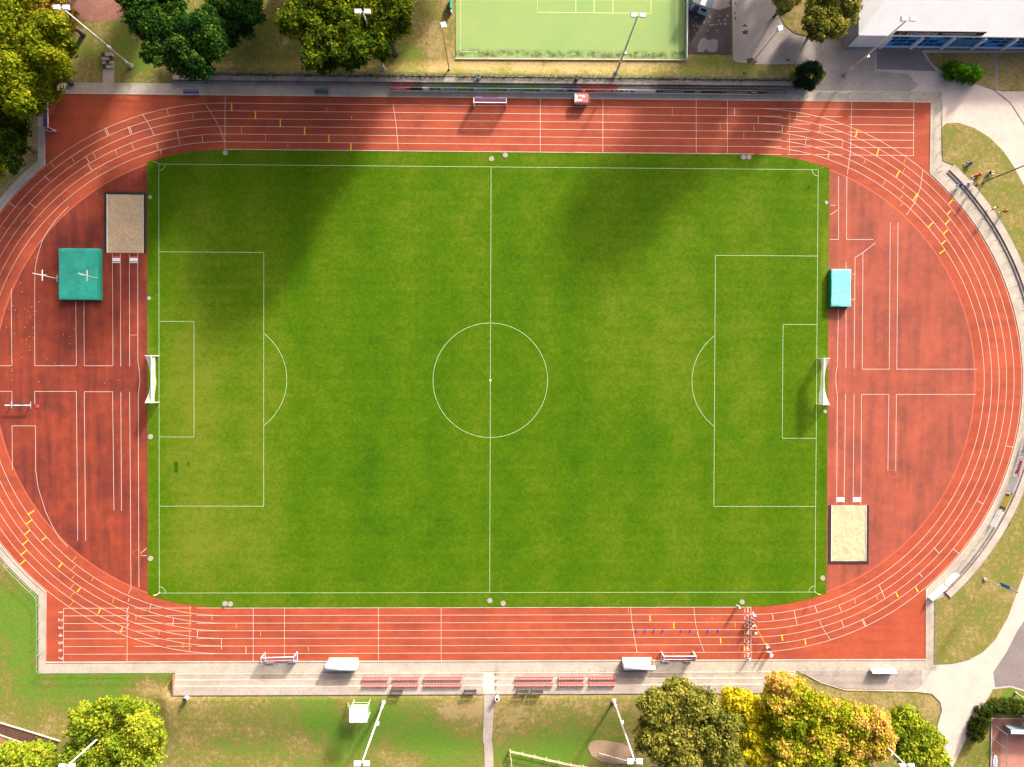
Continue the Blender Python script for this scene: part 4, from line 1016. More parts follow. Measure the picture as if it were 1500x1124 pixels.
# round covers and sprinkler heads in the grass
cov = None
spots = [(330, 224, 'near the crossing of start line and top kerb'), (740, 227.5, ''), (720, 233, ''), (1089, 230.5, ''), (1097, 230.5, ''), (1210.5, 297, ''), (1208.5, 603, ''), (220.5, 640, ''), (220.5, 818.5, ''), (220, 289, ''), (329.5, 884.5, ''), (337.5, 885, ''), (717.5, 880, ''), (737, 884, ''), (1205, 847, ''), (1087, 882, ''), (218.5, 437, '')]
labs = ['pale round cover where the start line meets the grass, sand pit side', 'pale round cover above the halfway line, nearer the track', 'pale round cover above the halfway line, nearer the touch line', 'pale cover by the kerb opposite the black boards, nearer the halfway line', 'pale cover by the kerb opposite the black boards, nearer the corner flag', 'pale round cover beside the grass edge above the small teal mat', 'pinkish round cover below the goal at the small-mat end', 'pale round cover below the goal at the big-mat end', 'pale round cover by the faded circle near the lane numbers end', 'small pale cover beside the sand pit of the teal-mat end', 'round cover by the kerb below the worn grass, nearer the corner flag', 'round cover by the kerb below the worn grass, nearer the halfway line', 'pale round cover below the halfway line, nearer the touch line', 'pale round cover below the halfway line, nearer the track', 'pale square-edged cover by the corner flag near the start people', 'pink-grey round cover beside the standing starter', 'small pale cover above the goal at the big-mat end']
for (px, py, _), lb in zip(spots, labs):
    if cov is None:
        cov = MB().tube((0, 0, -.03), (0, 0, .05), .42, .40, 16).build('drain_cover', 'gravel'); o = cov
    else:
        o = cov.copy(); COL.objects.link(o)
    o.location = (*U(px, py), .02); k = .75 if 'small' in lb else 1.0; o.scale = (k, k, 1)
    tag(o, lb, 'drain cover', 'round covers in the grass')
cn = None
for i, px in enumerate((932.5, 945.5, 958, 971, 998, 1011.5, 1037.5, 1052.5)):
    t = thing('training_cone', 'small blue training cone on a lane line, %s from the start line' % ORD[7 - i], 'cone', (*U(px, 923.8), .012), 0, 'blue cones along the lane line')
    MB().box((0, 0, .012), (.30, .30, .024)).build('foot', 'cloth_blue', t); MB().tube((0, 0, .02), (0, 0, .30), .12, .03, 10).build('body', 'cloth_blue', t)
OFF = [(-84,64,6,16),(-72,66,5,16),(-62,66,5.5,17),(-50,67,5.5,17),(-37,66,4.5,11),(-30,65,4.5,10.5),(-22,66,6,20),(-14,68,6.5,20),(-6,69,5.5,20),(46,71,7,23),(54,76,5,22),(96,108,6,22),(110,104,6,22)]
# ================================================================== MASTS, LAMPS, FLAGS
def mast(label, px, py, h=17.4, turn=0.0):
    x, y, z = UG(px, py)
    t = thing('floodlight_mast', label, 'floodlight', (x, y, z), turn, 'tall floodlight masts')
    MB().tube((0, 0, -.1), (0, 0, .28), .42, .36, 12).build('footing', 'concrete', t)
    MB().chain([(0, 0, .3), (0, 0, 2.2), (0, 0, 2.25), (0, 0, h)], [.21, .20, .17, .085], 12).build('pole', 'mast_grey', t, True)
    MB().tube((0, 0, 2.1), (0, 0, 2.35), .225, .225, 12).build('collar', 'galvanised', t)
    MB().box((.24, -.1, 6.6), (.30, .30, .55)).build('junction_box', 'board_pale', t)
    MB().tube((-.95, 0, h - .05), (.95, 0, h - .05), .06, .06, 8).build('cross_arm', 'galvanised', t)
    for s in (-1, 1):
        hd = MB().box((0, 0, 0), (.86, .62, .30), 0, .86)
        o = hd.build('lamp_head', 'lamp_white', t); o.location = (s * .62, 0, h + .12); o.rotation_euler = (rad(-14 if py > 500 else 14), 0, 0)
        MB().box((0, 0, -.165), (.72, .5, .03)).build('lens', 'glass_grey', o)
        MB().box((s * .62, 0, h - .0), (.06, .3, .16)).build('yoke', 'galvanised', t)
mast('floodlight mast whose head reaches over the lime green tree', 192, 97)
mast('floodlight mast standing in front of the dark green trees on the terrace bank', 563, 102)
mast('floodlight mast whose head reaches over the pale green turf court', 903, 106)
mast('floodlight mast whose head reaches over the white hall roof', 1237, 110)
mast('floodlight mast rising through the yellow-green tree', 198, 1033)
mast('floodlight mast beside the small white tower', 562, 1029)
mast('floodlight mast beside the bare sand patch', 899, 1027)
mast('floodlight mast rising through the golden autumn trees', 1236, 1034)
def lamp(label, px, py, h, mat, head, az=0.0, r0=.10):
    x, y, z = UG(px, py); t = thing('lamp_post', label, 'lamp post', (x, y, z), az, 'slim lamp posts')
    MB().chain([(0, 0, -.05), (0, 0, h)], [r0, r0 * .6], 8).build('pole', mat, t, True)
    MB().box((0, 0, .2), (.3, .3, .4)).build('base', 'galvanised', t)
    o = MB().box((0, 0, 0), (.85, .75, .22), 0, .8).build('lamp_head', 'lamp_white', t); o.location = (.2, .15, h + .1); o.rotation_euler = (.25, .15, .4)
    MB().box((-.1, -.05, h), (.4, .4, .14)).build('bracket', 'galvanised', t)
lamp('slim yellowish lamp post left of the turf court', 658, 102, 13.6, 'wood_yellow', 1)
lamp('slim cream lamp post on the gravel yard', 1090.5, 106, 13.6, 'cream_panel', 1)
lamp('dark green lamp post beside the people sitting on the lawn', 1440.5, 267, 12.0, 'pole_green', 1, 0, .13)
lamp('white lamp post by the hedge at the road fork', 1487.5, 1015, 9.0, 'board_pale', 1)
x, y, z = UG(1442, 848.5)
t = thing('banner_mast', 'slim mast with blue and white banner on the lawn beside the road', 'flag mast', (x, y, .03))
MB().chain([(0, 0, -.08), (0, 0, 7.8)], [.07, .04], 8).build('pole', 'mast_grey', t, True)
MB().box((0, 0, .08), (.5, .5, .2)).build('footing', 'concrete', t)
for z0, z1, w_, m_ in ((3.6, 5.7, .62, 'flag_blue'), (5.72, 7.4, .45, 'board_pale')):
    m = MB(); n = 10
    for i in range(n + 1):
        f = i / n; zz = z0 + (z1 - z0) * f
        for s in (-.05, 1): m.v.append((-.25 * s * w_ + .05 * math.sin(f * 7), s * w_ * (1 - (.5 * f if m_ == 'board_pale' else 0)), zz))
    for i in range(n): m.f.append((2 * i, 2 * i + 1, 2 * i + 3, 2 * i + 2))
    o = m.build('banner', m_, t, True); o.modifiers.new('t', 'SOLIDIFY').thickness = .012
MB().box((-.10, .3, 4.7), (.02, .3, 1.2), .25).build('banner_print', 'print_blue', t)

# ================================================================== SMALL STRUCTURES
x, y, z = UG(530.5, 1030)
t = thing('observation_tower', 'small white roofed tower with pale green frame and ladder behind the terrace', 'tower', (x, y, z - .02))
H = 3.0; wx, wy = 1.25, 1.0
for sx in (-1, 1):
    for sy in (-1, 1): MB().tube((sx * wx, sy * wy - .5, 0), (sx * wx, sy * wy - .5, H - .05), .06).build('leg', 'pale_green_frame', t)
for sy in (-1, 1):
    for zz in (.9, 1.9): MB().tube((-wx, sy * wy - .5, zz), (wx, sy * wy - .5, zz), .04).build('brace', 'pale_green_frame', t)
for sx in (-1, 1):
    for zz in (.9, 1.9): MB().tube((sx * wx, -wy - .5, zz), (sx * wx, wy - .5, zz), .04).build('brace', 'pale_green_frame', t)
MB().box((0, -.5, 1.5), (2 * wx - .1, 2 * wy - .1, .06)).build('floor', 'pale_green_frame', t)
m = MB().box((0, -.5, H), (2 * wx + .25, 2 * wy + .2, .10)); ro = m.build('roof', 'board_pale', t)
for k in range(-5, 6): MB().box((k * .24, -.5, H + .06), (.04, 2 * wy + .16, .03)).build('roof_rib', 'board_white', t)
for s in (-.25, .25): MB().tube((-wx - 1.1, -.2 + s, 0), (-wx - .05, -.2 + s, 1.6), .035).build('ladder_rail', 'pale_green_frame', t)
for k in range(6): f = (k + .5) / 6; MB().tube((-wx - 1.1 + 1.05 * f, -.45, 1.6 * f), (-wx - 1.1 + 1.05 * f, .05, 1.6 * f), .03).build('rung', 'pale_green_frame', t)
x, y = U(850.5, 147.5)
t = thing('equipment_box', 'red and white wheeled equipment box on the outer lane by the boards', 'box', (x, y, .01))
MB().box((0, 0, .55), (2.1, 1.35, .95)).build('body', 'cream_panel', t)
MB().box((.12, 0, 1.04), (1.85, 1.36, .05)).build('lid', 'seat_red', t)
for k, (a, b, c, d) in enumerate(((-.72, .2, .22, .5), (-.70, -.3, .3, .3), (-.2, -.35, .5, .25), (.3, .25, .4, .3), (-.2, .35, .3, .2))): MB().box((a, b, 1.07 + .002 * k), (c, d, .012)).build('lid_print', 'print_white', t)
for sx in (-1, 1):
    for sy in (-1, 1): MB().tube((sx * .8, sy * .55 - .04, .1), (sx * .8, sy * .55 + .04, .1), .09, .09, 10).build('wheel', 'dark_metal', t)
MB().tube((1.05, -.5, .8), (1.25, -.5, .8), .025).build('handle', 'galvanised', t); MB().tube((1.05, .5, .8), (1.25, .5, .8), .025).build('handle', 'galvanised', t); MB().tube((1.25, -.52, .8), (1.25, .52, .8), .025).build('handle', 'galvanised', t)
def bin_(label, px, py, z, mat, lid):
    t = thing('waste_bin', label, 'bin', (*U(px, py, z), z), 0, 'waste bins')
    MB().tube((0, 0, 0), (0, 0, .85), .30, .36, 14).build('barrel', mat, t, False); MB().tube((0, 0, .85), (0, 0, .93), .37, .33, 14).build('rim', lid, t); MB().tube((0, 0, .931), (0, 0, .936), .24, .24, 12).build('opening', 'print_black', t)
bin_('round grey waste bin on the grey terrace by the gap in the railing', 701, 115, .80, 'galvanised', 'glass_grey')
bin_('small dark waste bin on the grey terrace above the equipment box', 844, 117, .80, 'dark_metal', 'dark_metal')
bin_('bright green waste bin at the corner of the hedge', 1448.5, 1034.5, -.03, 'green_plastic', 'green_plastic')
bin_('pale waste bin at the lower end of the terrace stairs path', 728, 1021, .78, 'board_white', 'board_white')
bin_('white waste bin beside the end of the terrace, near the yellow-green tree', 274, 1022, .78, 'board_pale', 'dark_metal')
# open post-and-rail fence of round timber
def wood_fence(label, pts):
    W_ = [UG(*p) for p in pts]; c = W_[0]; t = thing('timber_fence', label, 'fence', c)
    L = [(a - c[0], b - c[1], d - c[2]) for a, b, d in W_]
    for i in range(len(L)): MB().tube((L[i][0], L[i][1], L[i][2] - .05), (L[i][0], L[i][1], L[i][2] + .9), .07, .06, 8).build('post', 'wood_pale', t)
    for i in range(len(L) - 1):
        for zz in (.45, .82): MB().tube((L[i][0], L[i][1], L[i][2] + zz), (L[i + 1][0], L[i + 1][1], L[i + 1][2] + zz), .06, .055, 7).build('rail', 'wood_pale', t)
wood_fence('pale timber fence on the green bank beside the sand patch', [(747, 1098), (765, 1102), (783, 1106), (800, 1110), (818, 1114), (836, 1118), (854, 1120.5), (872, 1124), (890, 1128)])
wood_fence('short pale timber fence running down from the fence corner', [(747, 1100), (748.5, 1112), (750, 1126), (751, 1140)])
a = UG(877, 1101.5); b = UG(918, 1113)
t = thing('balance_beam', 'low white beam lying on the bare sand patch', 'beam', (a[0], a[1], a[2] + .05))
d = (b[0] - a[0], b[1] - a[1]); L = math.hypot(*d); an = math.atan2(d[1], d[0])
for k in range(2): MB().box((d[0] * (.27 + .48 * k), d[1] * (.27 + .48 * k), .33), (L * .46, .09, .09), an).build('beam', 'board_white', t)
for k in range(4): MB().tube((d[0] * k / 3.2 + .1, d[1] * k / 3.2 - .05, 0), (d[0] * k / 3.2 + .1, d[1] * k / 3.2 - .05, .3), .04).build('leg', 'wood_pale', t)
# timber post fence and tall net poles of the turf court
x, y = U(1004.6, 89)
t = thing('court_barrier', 'long white board barrier along the edge of the turf court', 'barrier', (x, y, 0))
for k in range(9): MB().box((.012 * k, 1.0 + k * 2.02, .45), (.10, 2.0, .9)).build('board', 'board_pale', t)
t = thing('court_fence', 'green mesh fence beside the asphalt yard', 'fence', (*U(1009, 14), 0))
for k in range(4): MB().tube((0, k * 2.4, -.05), (0, k * 2.4, 2.4), .05).build('post', 'rail_green', t)
n = MB(); netgrid(n, (0, 0, .1), (0, 7.2, .1), (0, 7.2, 2.35), (0, 0, 2.35), 60, 20, .014); n.build('mesh', 'rail_green', t)
# goal stored beyond the court corner
x, y = U(661, 12); t = thing('folded_barrier', 'teal and red barrier piece standing at the turf court edge', 'barrier', (x, y, -.05))
MB().box((0, .2, .55), (.3, 1.4, 1.1)).build('panel', 'teal_side', t); MB().box((0, 1.2, .5), (.3, .5, 1.0)).build('panel', 'print_red', t); MB().box((.02, -.7, .4), (.2, .35, .8)).build('panel', 'board_white', t)
# cabin on the asphalt yard
x, y = U(1029, 4, 1.2); t = thing('site_cabin', 'dark cabin with a white roof strip on the asphalt yard', 'cabin', (x, y, -.03), rad(-21))
MB().box((0, 2.2, 1.15), (2.9, 6.6, 2.3)).build('wall', 'cabin_light', t)
MB().box((0, 2.2, 2.36), (3.1, 6.7, .12)).build('roof', 'cabin_dark', t)
MB().box((.05, 2.2, 2.44), (.75, 6.6, .05)).build('roof_strip', 'board_pale', t)
MB().box((-.6, -1.12, 1.05), (.9, .05, 1.9)).build('door', 'cabin_dark', t)
MB().box((.6, -1.12, 1.4), (.9, .05, .7)).build('window', 'glass_dark', t)

# ================================================================== HALL
def hall():
    x0, yb = U(1240, 69); x1 = 128.0; Hh = 3.95; Dp = 34.0
    t = thing('sports_hall', 'white roofed sports hall with blue framed windows', 'building', (x0, yb, -.03))
    Lx = x1 - x0
    hw = U(1287.5, 69)[0] - x0
    q = MB(); q.v = [(0, 0, 0), (0, Dp, 0), (0, Dp, Hh), (0, 0, Hh)]; q.f = [(0, 3, 2, 1)]; w1 = q.build('wall', 'wall_grey', t); w1.modifiers.new('t', 'SOLIDIFY').thickness = .2
    MB().box((hw / 2, .08, Hh / 2 - .16), (hw, .24, Hh - .33)).build('wall', 'roof_white', t)
    MB().box((Lx / 2, .45, Hh / 2), (Lx - .3, .5, Hh - .3)).build('wall', 'roof_white', t)
    MB().box((Lx / 2, .16, Hh - .17), (Lx, .42, .32)).build('fascia', 'roof_white', t)
    MB().box((Lx / 2, -.1, .1), (Lx, .5, .2)).build('plinth', 'grey_concrete', t)
    # hipped roof
    r_ = MB(); e = 0.06; rise = 3.4; run = 13.0
    r_.v = [(-e, -e, Hh), (Lx, -e, Hh), (Lx, run, Hh + rise), (run * .72, run, Hh + rise), (-e, Dp, Hh), (run * .72, Dp, Hh + rise), (Lx, Dp, Hh + rise)]
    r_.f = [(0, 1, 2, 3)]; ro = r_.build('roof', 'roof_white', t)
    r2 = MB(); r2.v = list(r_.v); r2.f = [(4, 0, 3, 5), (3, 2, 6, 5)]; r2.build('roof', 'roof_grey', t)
    MB().box((Lx - 15.5, 7.4, Hh + 2.6), (5, 3.6, 1.6)).build('roof_vent', 'wall_grey', ro)
    # window bays between slanting-looking piers
    bay = (U(1332.5, 69)[0] - U(1287.5, 69)[0])
    nb = int((Lx - hw) / bay)
    for b in range(nb):
        xa = hw + b * bay
        MB().box((xa, -.14, (Hh - .5) / 2 + .1), (.42, .40, Hh - .5)).build('pier', 'roof_white', t)
        wn = MB()
        X0, X1, Z0, Z1 = xa + .22, xa + bay - .22, .50, Hh - .42
        for zz in (Z0, Z0 + (Z1 - Z0) * .36, Z0 + (Z1 - Z0) * .70, Z1): wn.box(((X0 + X1) / 2, .10, zz), (X1 - X0, .12, .13))
        cols = (X0, X0 + (X1 - X0) * .30, X0 + (X1 - X0) * .68, X1)
        for xx in cols: wn.box((xx, .085, (Z0 + Z1) / 2), (.12, .12, Z1 - Z0))
        f_ = wn.build('window_frame', 'frame_blue', t)
        zc = (Z0, Z0 + (Z1 - Z0) * .36, Z0 + (Z1 - Z0) * .70, Z1)
        for i in range(3):
            for j in range(3):
                g = 'glass_grey' if (b == 2 and j < 2) else ('glass_dark' if (i + j + b) % 4 else 'frame_blue')
                MB().box(((cols[i] + cols[i + 1]) / 2, .17, (zc[j] + zc[j + 1]) / 2), (cols[i + 1] - cols[i] - .12, .03, zc[j + 1] - zc[j] - .13)).build('pane', g, f_)
        MB().box(((X0 + X1) / 2, .0, .40), (X1 - X0, .3, .10)).build('window_sill', 'board_white', t)
    sg0 = U(1310, 51, Hh + .6)[0] - x0; sg1 = U(1442, 51, Hh + .6)[0] - x0
    sg = MB().box(((sg0 + sg1) / 2, .06, Hh + .66), (sg1 - sg0, .08, 1.2)).build('sign', 'board_black', t)
    put_text(sg, 'covestro', 1.35, sg0 + 4.4, Hh + .68, 'print_white', .012)
    for k in range(26): MB().box((sg0 + 7.6 + k * .2, .014, Hh + .66), (.13, .006, .26)).build('print', 'print_white', sg)
    MB().ribbon([(sg0 + 1.2 + .36 * math.cos(a), Hh + .66 + .36 * math.sin(a)) for a in np.linspace(.6, 5.7, 16)], .12, -.010).build('emblem', 'print_yellow', sg).rotation_euler = (rad(90), 0, 0)
hall()

# ================================================================== CORNER COURT
x, y = U(1452.8, 1053.5)
t = thing('court_fence', 'open fence with leaning-looking posts round the corner clay court', 'fence', (x, y, 0.02))
for k in range(6): MB().tube((.05, -.8 - k * 2.3, 0), (.05, -.8 - k * 2.3, 3.4), .045).build('post', 'rail_grey', t)
MB().tube((.05, -.8, 3.35), (.05, -12.3, 3.35), .03).build('rail', 'rail_grey', t)
t = thing('court_shelter', 'long white beam shelter roof at the head of the clay court', 'shelter', (*U(1470, 1061.5), .02))
MB().box((3.2, -.35, 1.9), (6.8, .5, .14), rad(-2)).build('roof', 'board_pale', t); MB().box((3.2, -.05, 1.0), (6.6, .06, 1.7), rad(-2)).build('back_panel', 'glass_grey', t)
for k in (0, 3.2, 6.3): MB().tube((k, -.3, 0), (k, -.3, 1.85), .05).build('post', 'galvanised', t)
t = thing('court_post', 'slanting white panel standing behind the corner hedge', 'panel', (*U(1493, 1045), -.03), rad(-35))
MB().box((.5, 0, 1.2), (2.2, .12, 2.4)).build('panel', 'board_pale', t); MB().tube((-.5, .1, 0), (-.5, .1, 2.4), .05).build('post', 'galvanised', t)
t = thing('oval_sign', 'oval white sign with blue print on the edge of the clay court', 'sign', (*U(1457.5, 1116), .03), rad(90))
m = MB(); m.prism([(1.15 * math.cos(a), .32 * math.sin(a)) for a in np.linspace(0, 2 * math.pi, 25)[:-1]], 0, .08); m.build('panel', 'board_white', t)
for k in range(5): MB().box((-.7 + k * .34, 0, .09), (.2, .34, .012)).build('print', 'print_blue', t)

# ================================================================== TREES
def leaves(name, mat, par, clumps, dens, size, seed, base=(0, 0, 0), up_bias=.25):
    r = np.random.default_rng(seed)
    P = []; Nn = []; Tn = []
    for (x, y, z, R, tint) in clumps:
        n = max(6, int(dens * 4 * math.pi * R * R * .72))
        d = r.normal(size=(n, 3)); d /= np.linalg.norm(d, axis=1)[:, None]
        d[:, 2] = np.where(d[:, 2] < -.45, -d[:, 2], d[:, 2])
        rr = R * (1 - .42 * r.random(n) ** 1.6) * (1 + .17 * r.normal(size=n))
        P.append(np.array([x, y, z]) + d * rr[:, None] * np.array([1, 1, .85]))
        nn = d * .8 + r.normal(size=(n, 3)) * .55 + np.array([0, 0, up_bias]); Nn.append(nn / np.linalg.norm(nn, axis=1)[:, None])
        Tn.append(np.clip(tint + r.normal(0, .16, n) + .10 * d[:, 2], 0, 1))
    P = np.concatenate(P) - np.array(base); Nn = np.concatenate(Nn); Tn = np.concatenate(Tn); n = len(P)
    a = np.cross(Nn, r.normal(size=(n, 3))); a /= np.linalg.norm(a, axis=1)[:, None]; b = np.cross(Nn, a)
    s = size * r.uniform(.6, 1.35, n)
    c0 = P - a * s[:, None] * .5; c1 = P + b * s[:, None] * .33; c2 = P + a * s[:, None] * .5; c3 = P - b * s[:, None] * .33
    V = np.stack([c0, c3, c2, c1], 1).reshape(-1, 3)
    me = bpy.data.meshes.new(name)
    me.vertices.add(4 * n); me.vertices.foreach_set('co', V.astype(np.float32).ravel())
    me.loops.add(4 * n); me.loops.foreach_set('vertex_index', np.arange(4 * n, dtype=np.int32))
    me.polygons.add(n); me.polygons.foreach_set('loop_start', np.arange(0, 4 * n, 4, dtype=np.int32)); me.polygons.foreach_set('loop_total', np.full(n, 4, dtype=np.int32))
    me.update(calc_edges=True)
    at = me.attributes.new('tint', 'FLOAT', 'POINT'); at.data.foreach_set('value', np.repeat(Tn, 4).astype(np.float32))
    me.materials.append(MAT[mat])
    o = bpy.data.objects.new(name, me); COL.objects.link(o)
    if par: o.parent = par
    return o
def tree(name, label, lobes, h, mat, seed, dens=13, size=.42, tint=.45, group='broadleaf trees round the ground', clear=.22, clump=.36, skirt=True, world=False):
    """lobes: (px, py, r_px[, tint shift]) seen at crown height"""
    r = np.random.default_rng(seed)
    W_ = []
    for lb in lobes:
        R = lb[2] / 9.16 * (CAM_LOC[2] - .7 * h) / CAM_LOC[2]
        k = lb[4] if len(lb) > 4 else 1.0
        zc = max(h * clear + R * .6, h * k - R * .82)
        x, y = (lb[0], lb[1]) if world else U(lb[0], lb[1], zc + R * .4)
        if world: R = lb[2]; zc = max(h * clear + R * .6, h * k - R * .82)
        W_.append((x, y, zc, R, lb[3] if len(lb) > 3 else 0.0))
    tot = sum(q[3] ** 2 for q in W_); bx_ = sum(q[0] * q[3] ** 2 for q in W_) / tot; by_ = sum(q[1] * q[3] ** 2 for q in W_) / tot
    gz_ = float(gz(bx_, by_)); t = thing(name, label, 'tree', (bx_, by_, gz_ - .02), 0, group)
    cl = []
    if skirt:
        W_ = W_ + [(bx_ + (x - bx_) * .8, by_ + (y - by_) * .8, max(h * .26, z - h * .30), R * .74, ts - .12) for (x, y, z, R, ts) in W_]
    for (x, y, z, R, ts) in W_:
        n = int(16 + 3.2 * R * R / max(.6, (clump * R) ** 2) * 1.5)
        for i in range(n):
            d = r.normal(size=3); d /= np.linalg.norm(d)
            if d[2] < -.5: d[2] *= -1
            k = r.uniform(.55, .95) if i % 4 else r.uniform(.1, .5)
            cr = R * clump * r.uniform(.42, 1.2); k *= r.uniform(.92, 1.12)
            cl.append((x + d[0] * (R - cr * .5) * k, y + d[1] * (R - cr * .5) * k, z + d[2] * (R * .82 - cr * .4) * k, cr, tint + ts + r.normal(0, .20)))
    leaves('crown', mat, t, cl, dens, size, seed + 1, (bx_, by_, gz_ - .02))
    th = max(.12, .026 * h)
    m = MB().chain([(0, 0, -.1), (.05, 0, h * .2), (.0, .1, h * .45), (.1, 0, h * .62)], [th * 1.35, th, th * .8, th * .45], 9)
    m.build('trunk', 'bark', t, True)
    for (x, y, z, R, ts) in W_:
        s0 = (r.uniform(-.1, .1), r.uniform(-.1, .1), h * r.uniform(.22, .4)); e = (x - bx_, y - by_, z + R * .1)
        mid = tuple((s0[i] + e[i]) / 2 + r.uniform(-.3, .3) for i in range(3))
        MB().chain([s0, mid, e], [th * .55, th * .36, th * .12], 7).build('limb', 'bark', t, True)
    return t
tree('lime_tree', 'big lime green tree at the red corner of the track', [(10, 40, 42), (50, 72, 36, .1), (22, 105, 42, .1), (70, 85, 22, .05), (-5, 95, 50), (75, 35, 22, .0), (25, 145, 26, -.1), (5, -10, 50, -.1)], 15, 'leaf_lime', 11)
tree('golden_tree', 'golden leaved tree behind the big lime green tree', [(55, 5, 26), (80, 22, 16, .1), (40, -20, 30), (85, 0, 14)], 12, 'leaf_gold', 13)
tree('dark_tree', 'dark green tree along the strip below the lime green tree', [(2, 165, 24), (6, 205, 20), (-5, 238, 20), (-20, 190, 30)], 10, 'leaf_mid', 15, tint=.25)  # darker leaf tint than the lime tree above it
tree('maple_tree', 'large dark green tree above the brick steps', [(205, 15, 34), (235, 40, 34), (262, 72, 32), (290, 40, 36, .05), (285, 92, 16), (245, 10, 36), (225, 75, 22, -.1), (200, -20, 40)], 18, 'leaf_dark', 17, tint=.4)
tree('maple_tree', 'dark green tree beside the large dark one, above the bench', [(330, 12, 32), (355, 5, 26), (310, 40, 26), (340, -25, 40)], 11.5, 'leaf_dark', 19, tint=.42)
tree('sycamore_tree', 'green tree with yellow crown top behind the terrace mast', [(440, 25, 36, .05), (470, 60, 30, -.05), (505, 40, 36), (455, 82, 18, -.1), (500, 78, 18, -.1), (470, 5, 36, .12), (525, 70, 20, -.1), (480, -25, 40)], 17, 'leaf_mid', 21)
tree('sycamore_tree', 'green tree beside the bare strip left of the turf court', [(555, 20, 34, .05), (548, 60, 22, -.1), (578, 8, 28), (535, 5, 30, .2), (560, -25, 36)], 16, 'leaf_mid', 23)
tree('hornbeam_tree', 'olive and gold tree beside the white hall', [(1215, 15, 32), (1245, 8, 26, .15), (1205, 42, 18, -.05), (1232, 40, 16, .25), (1195, 25, 18, -.15), (1225, -20, 36)], 8.5, 'leaf_olive', 25, tint=.38)
tree('small_tree', 'small yellow-green tree at the corner of the gravel yard', [(1155, 2, 13), (1168, -8, 14), (1150, -14, 14)], 7, 'leaf_olive', 27, tint=.7)
tree('linden_tree', 'yellow-green tree with the mast rising through it', [(118, 1058, 26), (150, 1050, 26, .02), (182, 1042, 20), (200, 1068, 30, .2), (170, 1085, 34), (135, 1085, 34, -.05), (215, 1085, 22, .15), (200, 1112, 36, .05), (150, 1120, 40), (110, 1110, 26, -.1)], 11, 'leaf_fresh', 31, tint=.5)
tree('linden_tree', 'yellow-green tree below the brown planting bed', [(15, 1118, 26, .1), (50, 1122, 24), (-15, 1120, 30), (35, 1145, 40)], 9, 'leaf_fresh', 33, tint=.55)
tree('oak_tree', 'olive green tree leaning over the terrace beside the sand patch', [(965, 1045, 30), (1000, 1035, 34, .1), (1032, 1040, 28), (960, 1085, 32, -.1), (1000, 1080, 38), (1045, 1085, 34, .05), (1000, 1003, 11, 0, .8), (1005, 1118, 36, .05), (1060, 1110, 30, .1), (1065, 1065, 24, -.1)], 14, 'leaf_olive', 35, tint=.48)
tree('ash_tree', 'bright yellow tree between the olive tree and the amber one', [(1080, 1030, 20), (1100, 1040, 24, .1), (1095, 1070, 26), (1118, 1065, 22, -.2), (1110, 1100, 28, .1), (1075, 1050, 14)], 12, 'leaf_yellow', 37, tint=.55)
tree('ash_tree', 'amber and yellow tree reaching over the terrace end', [(1148, 1005, 20, .45), (1140, 1030, 20, .3), (1170, 1025, 26, .05), (1195, 1045, 30), (1160, 1065, 30, -.15), (1200, 1080, 34, .05), (1150, 1105, 34, .1), (1190, 1115, 34, -.1)], 14, 'leaf_amber', 39, tint=.40)
tree('ash_tree', 'yellow and orange tree between the amber tree and the fresh green one', [(1225, 1050, 26), (1255, 1062, 28, .05), (1285, 1062, 24, .35), (1240, 1090, 34, .05), (1285, 1095, 30, .25), (1255, 1120, 34, .1), (1300, 1085, 18, .4)], 13, 'leaf_amber', 41, tint=.38)
tree('birch_tree', 'fresh green tree beside the road fork', [(1335, 1058, 22), (1350, 1080, 26), (1370, 1095, 22, .1), (1330, 1095, 26, -.05), (1352, 1115, 32, .15), (1378, 1118, 18, .1), (1318, 1072, 14)], 11, 'leaf_fresh', 43, tint=.55)
# trees just beyond the upper edge, whose long shade reaches over the track
for i, (x, y, R, hh) in enumerate(OFF):
    tree('tall_tree', 'tall tree standing behind the yard and the white hall' if x > 20 else 'tall tree standing behind the dark green trees and the turf court', [(x, y, R), (x + R * .5, y + R * .3, R * .7), (x - R * .5, y + R * .2, R * .7), (x, y - R * .1, R * .75, 0, .72)], hh, 'leaf_mid', 60 + i, 3.0, .8, .4, 'tall trees behind the yard' if x > 20 else 'tall trees behind the dark green trees', world=True)

def shrub(name, label, lobes, h, mat, seed, dens=26, size=.22, cat='bush', clip=.22, hs=None):
    r = np.random.default_rng(seed)
    W_ = [(*U(a, b, h * .7), c / 9.16 * .97) for a, b, c in lobes]
    bx_ = sum(q[0] for q in W_) / len(W_); by_ = sum(q[1] for q in W_) / len(W_); gz_ = max(float(gz(bx_, by_)), -.04) if hs is None else hs
    t = thing(name, label, cat, (bx_, by_, gz_ - .01), 0)
    cl = []
    for x, y, R in W_:
        n = int(40 + 22 * R * R)
        for i in range(n):
            d = r.normal(size=3); d /= np.linalg.norm(d); d[2] = abs(d[2]); k = r.uniform(.75, .98)
            cr = R * clip * r.uniform(.7, 1.1); cr = max(.12, cr)
            cl.append((x + d[0] * (R - cr * .8) * k, y + d[1] * (R - cr * .8) * k, gz_ + .1 + d[2] * (h - cr) * k, cr, .45 + r.normal(0, .14)))
    leaves('foliage', mat, t, cl, dens, size, seed + 1, (bx_, by_, gz_ - .01))
    for x, y, R in W_: MB().chain([(x - bx_, y - by_, -.02), (x - bx_ + .05, y - by_, h * .6)], [.10, .05], 7).build('stem', 'bark', t)
shrub('clipped_bush', 'round clipped dark green bush at the end of the grey terrace', [(1189, 106, 23)], 4.2, 'leaf_yew', 71)
shrub('small_shrub', 'small bright yellow-green shrub beside the round dark bush', [(1160, 110, 5), (1163, 117, 4)], 1.8, 'leaf_fresh', 73, 40, .16)
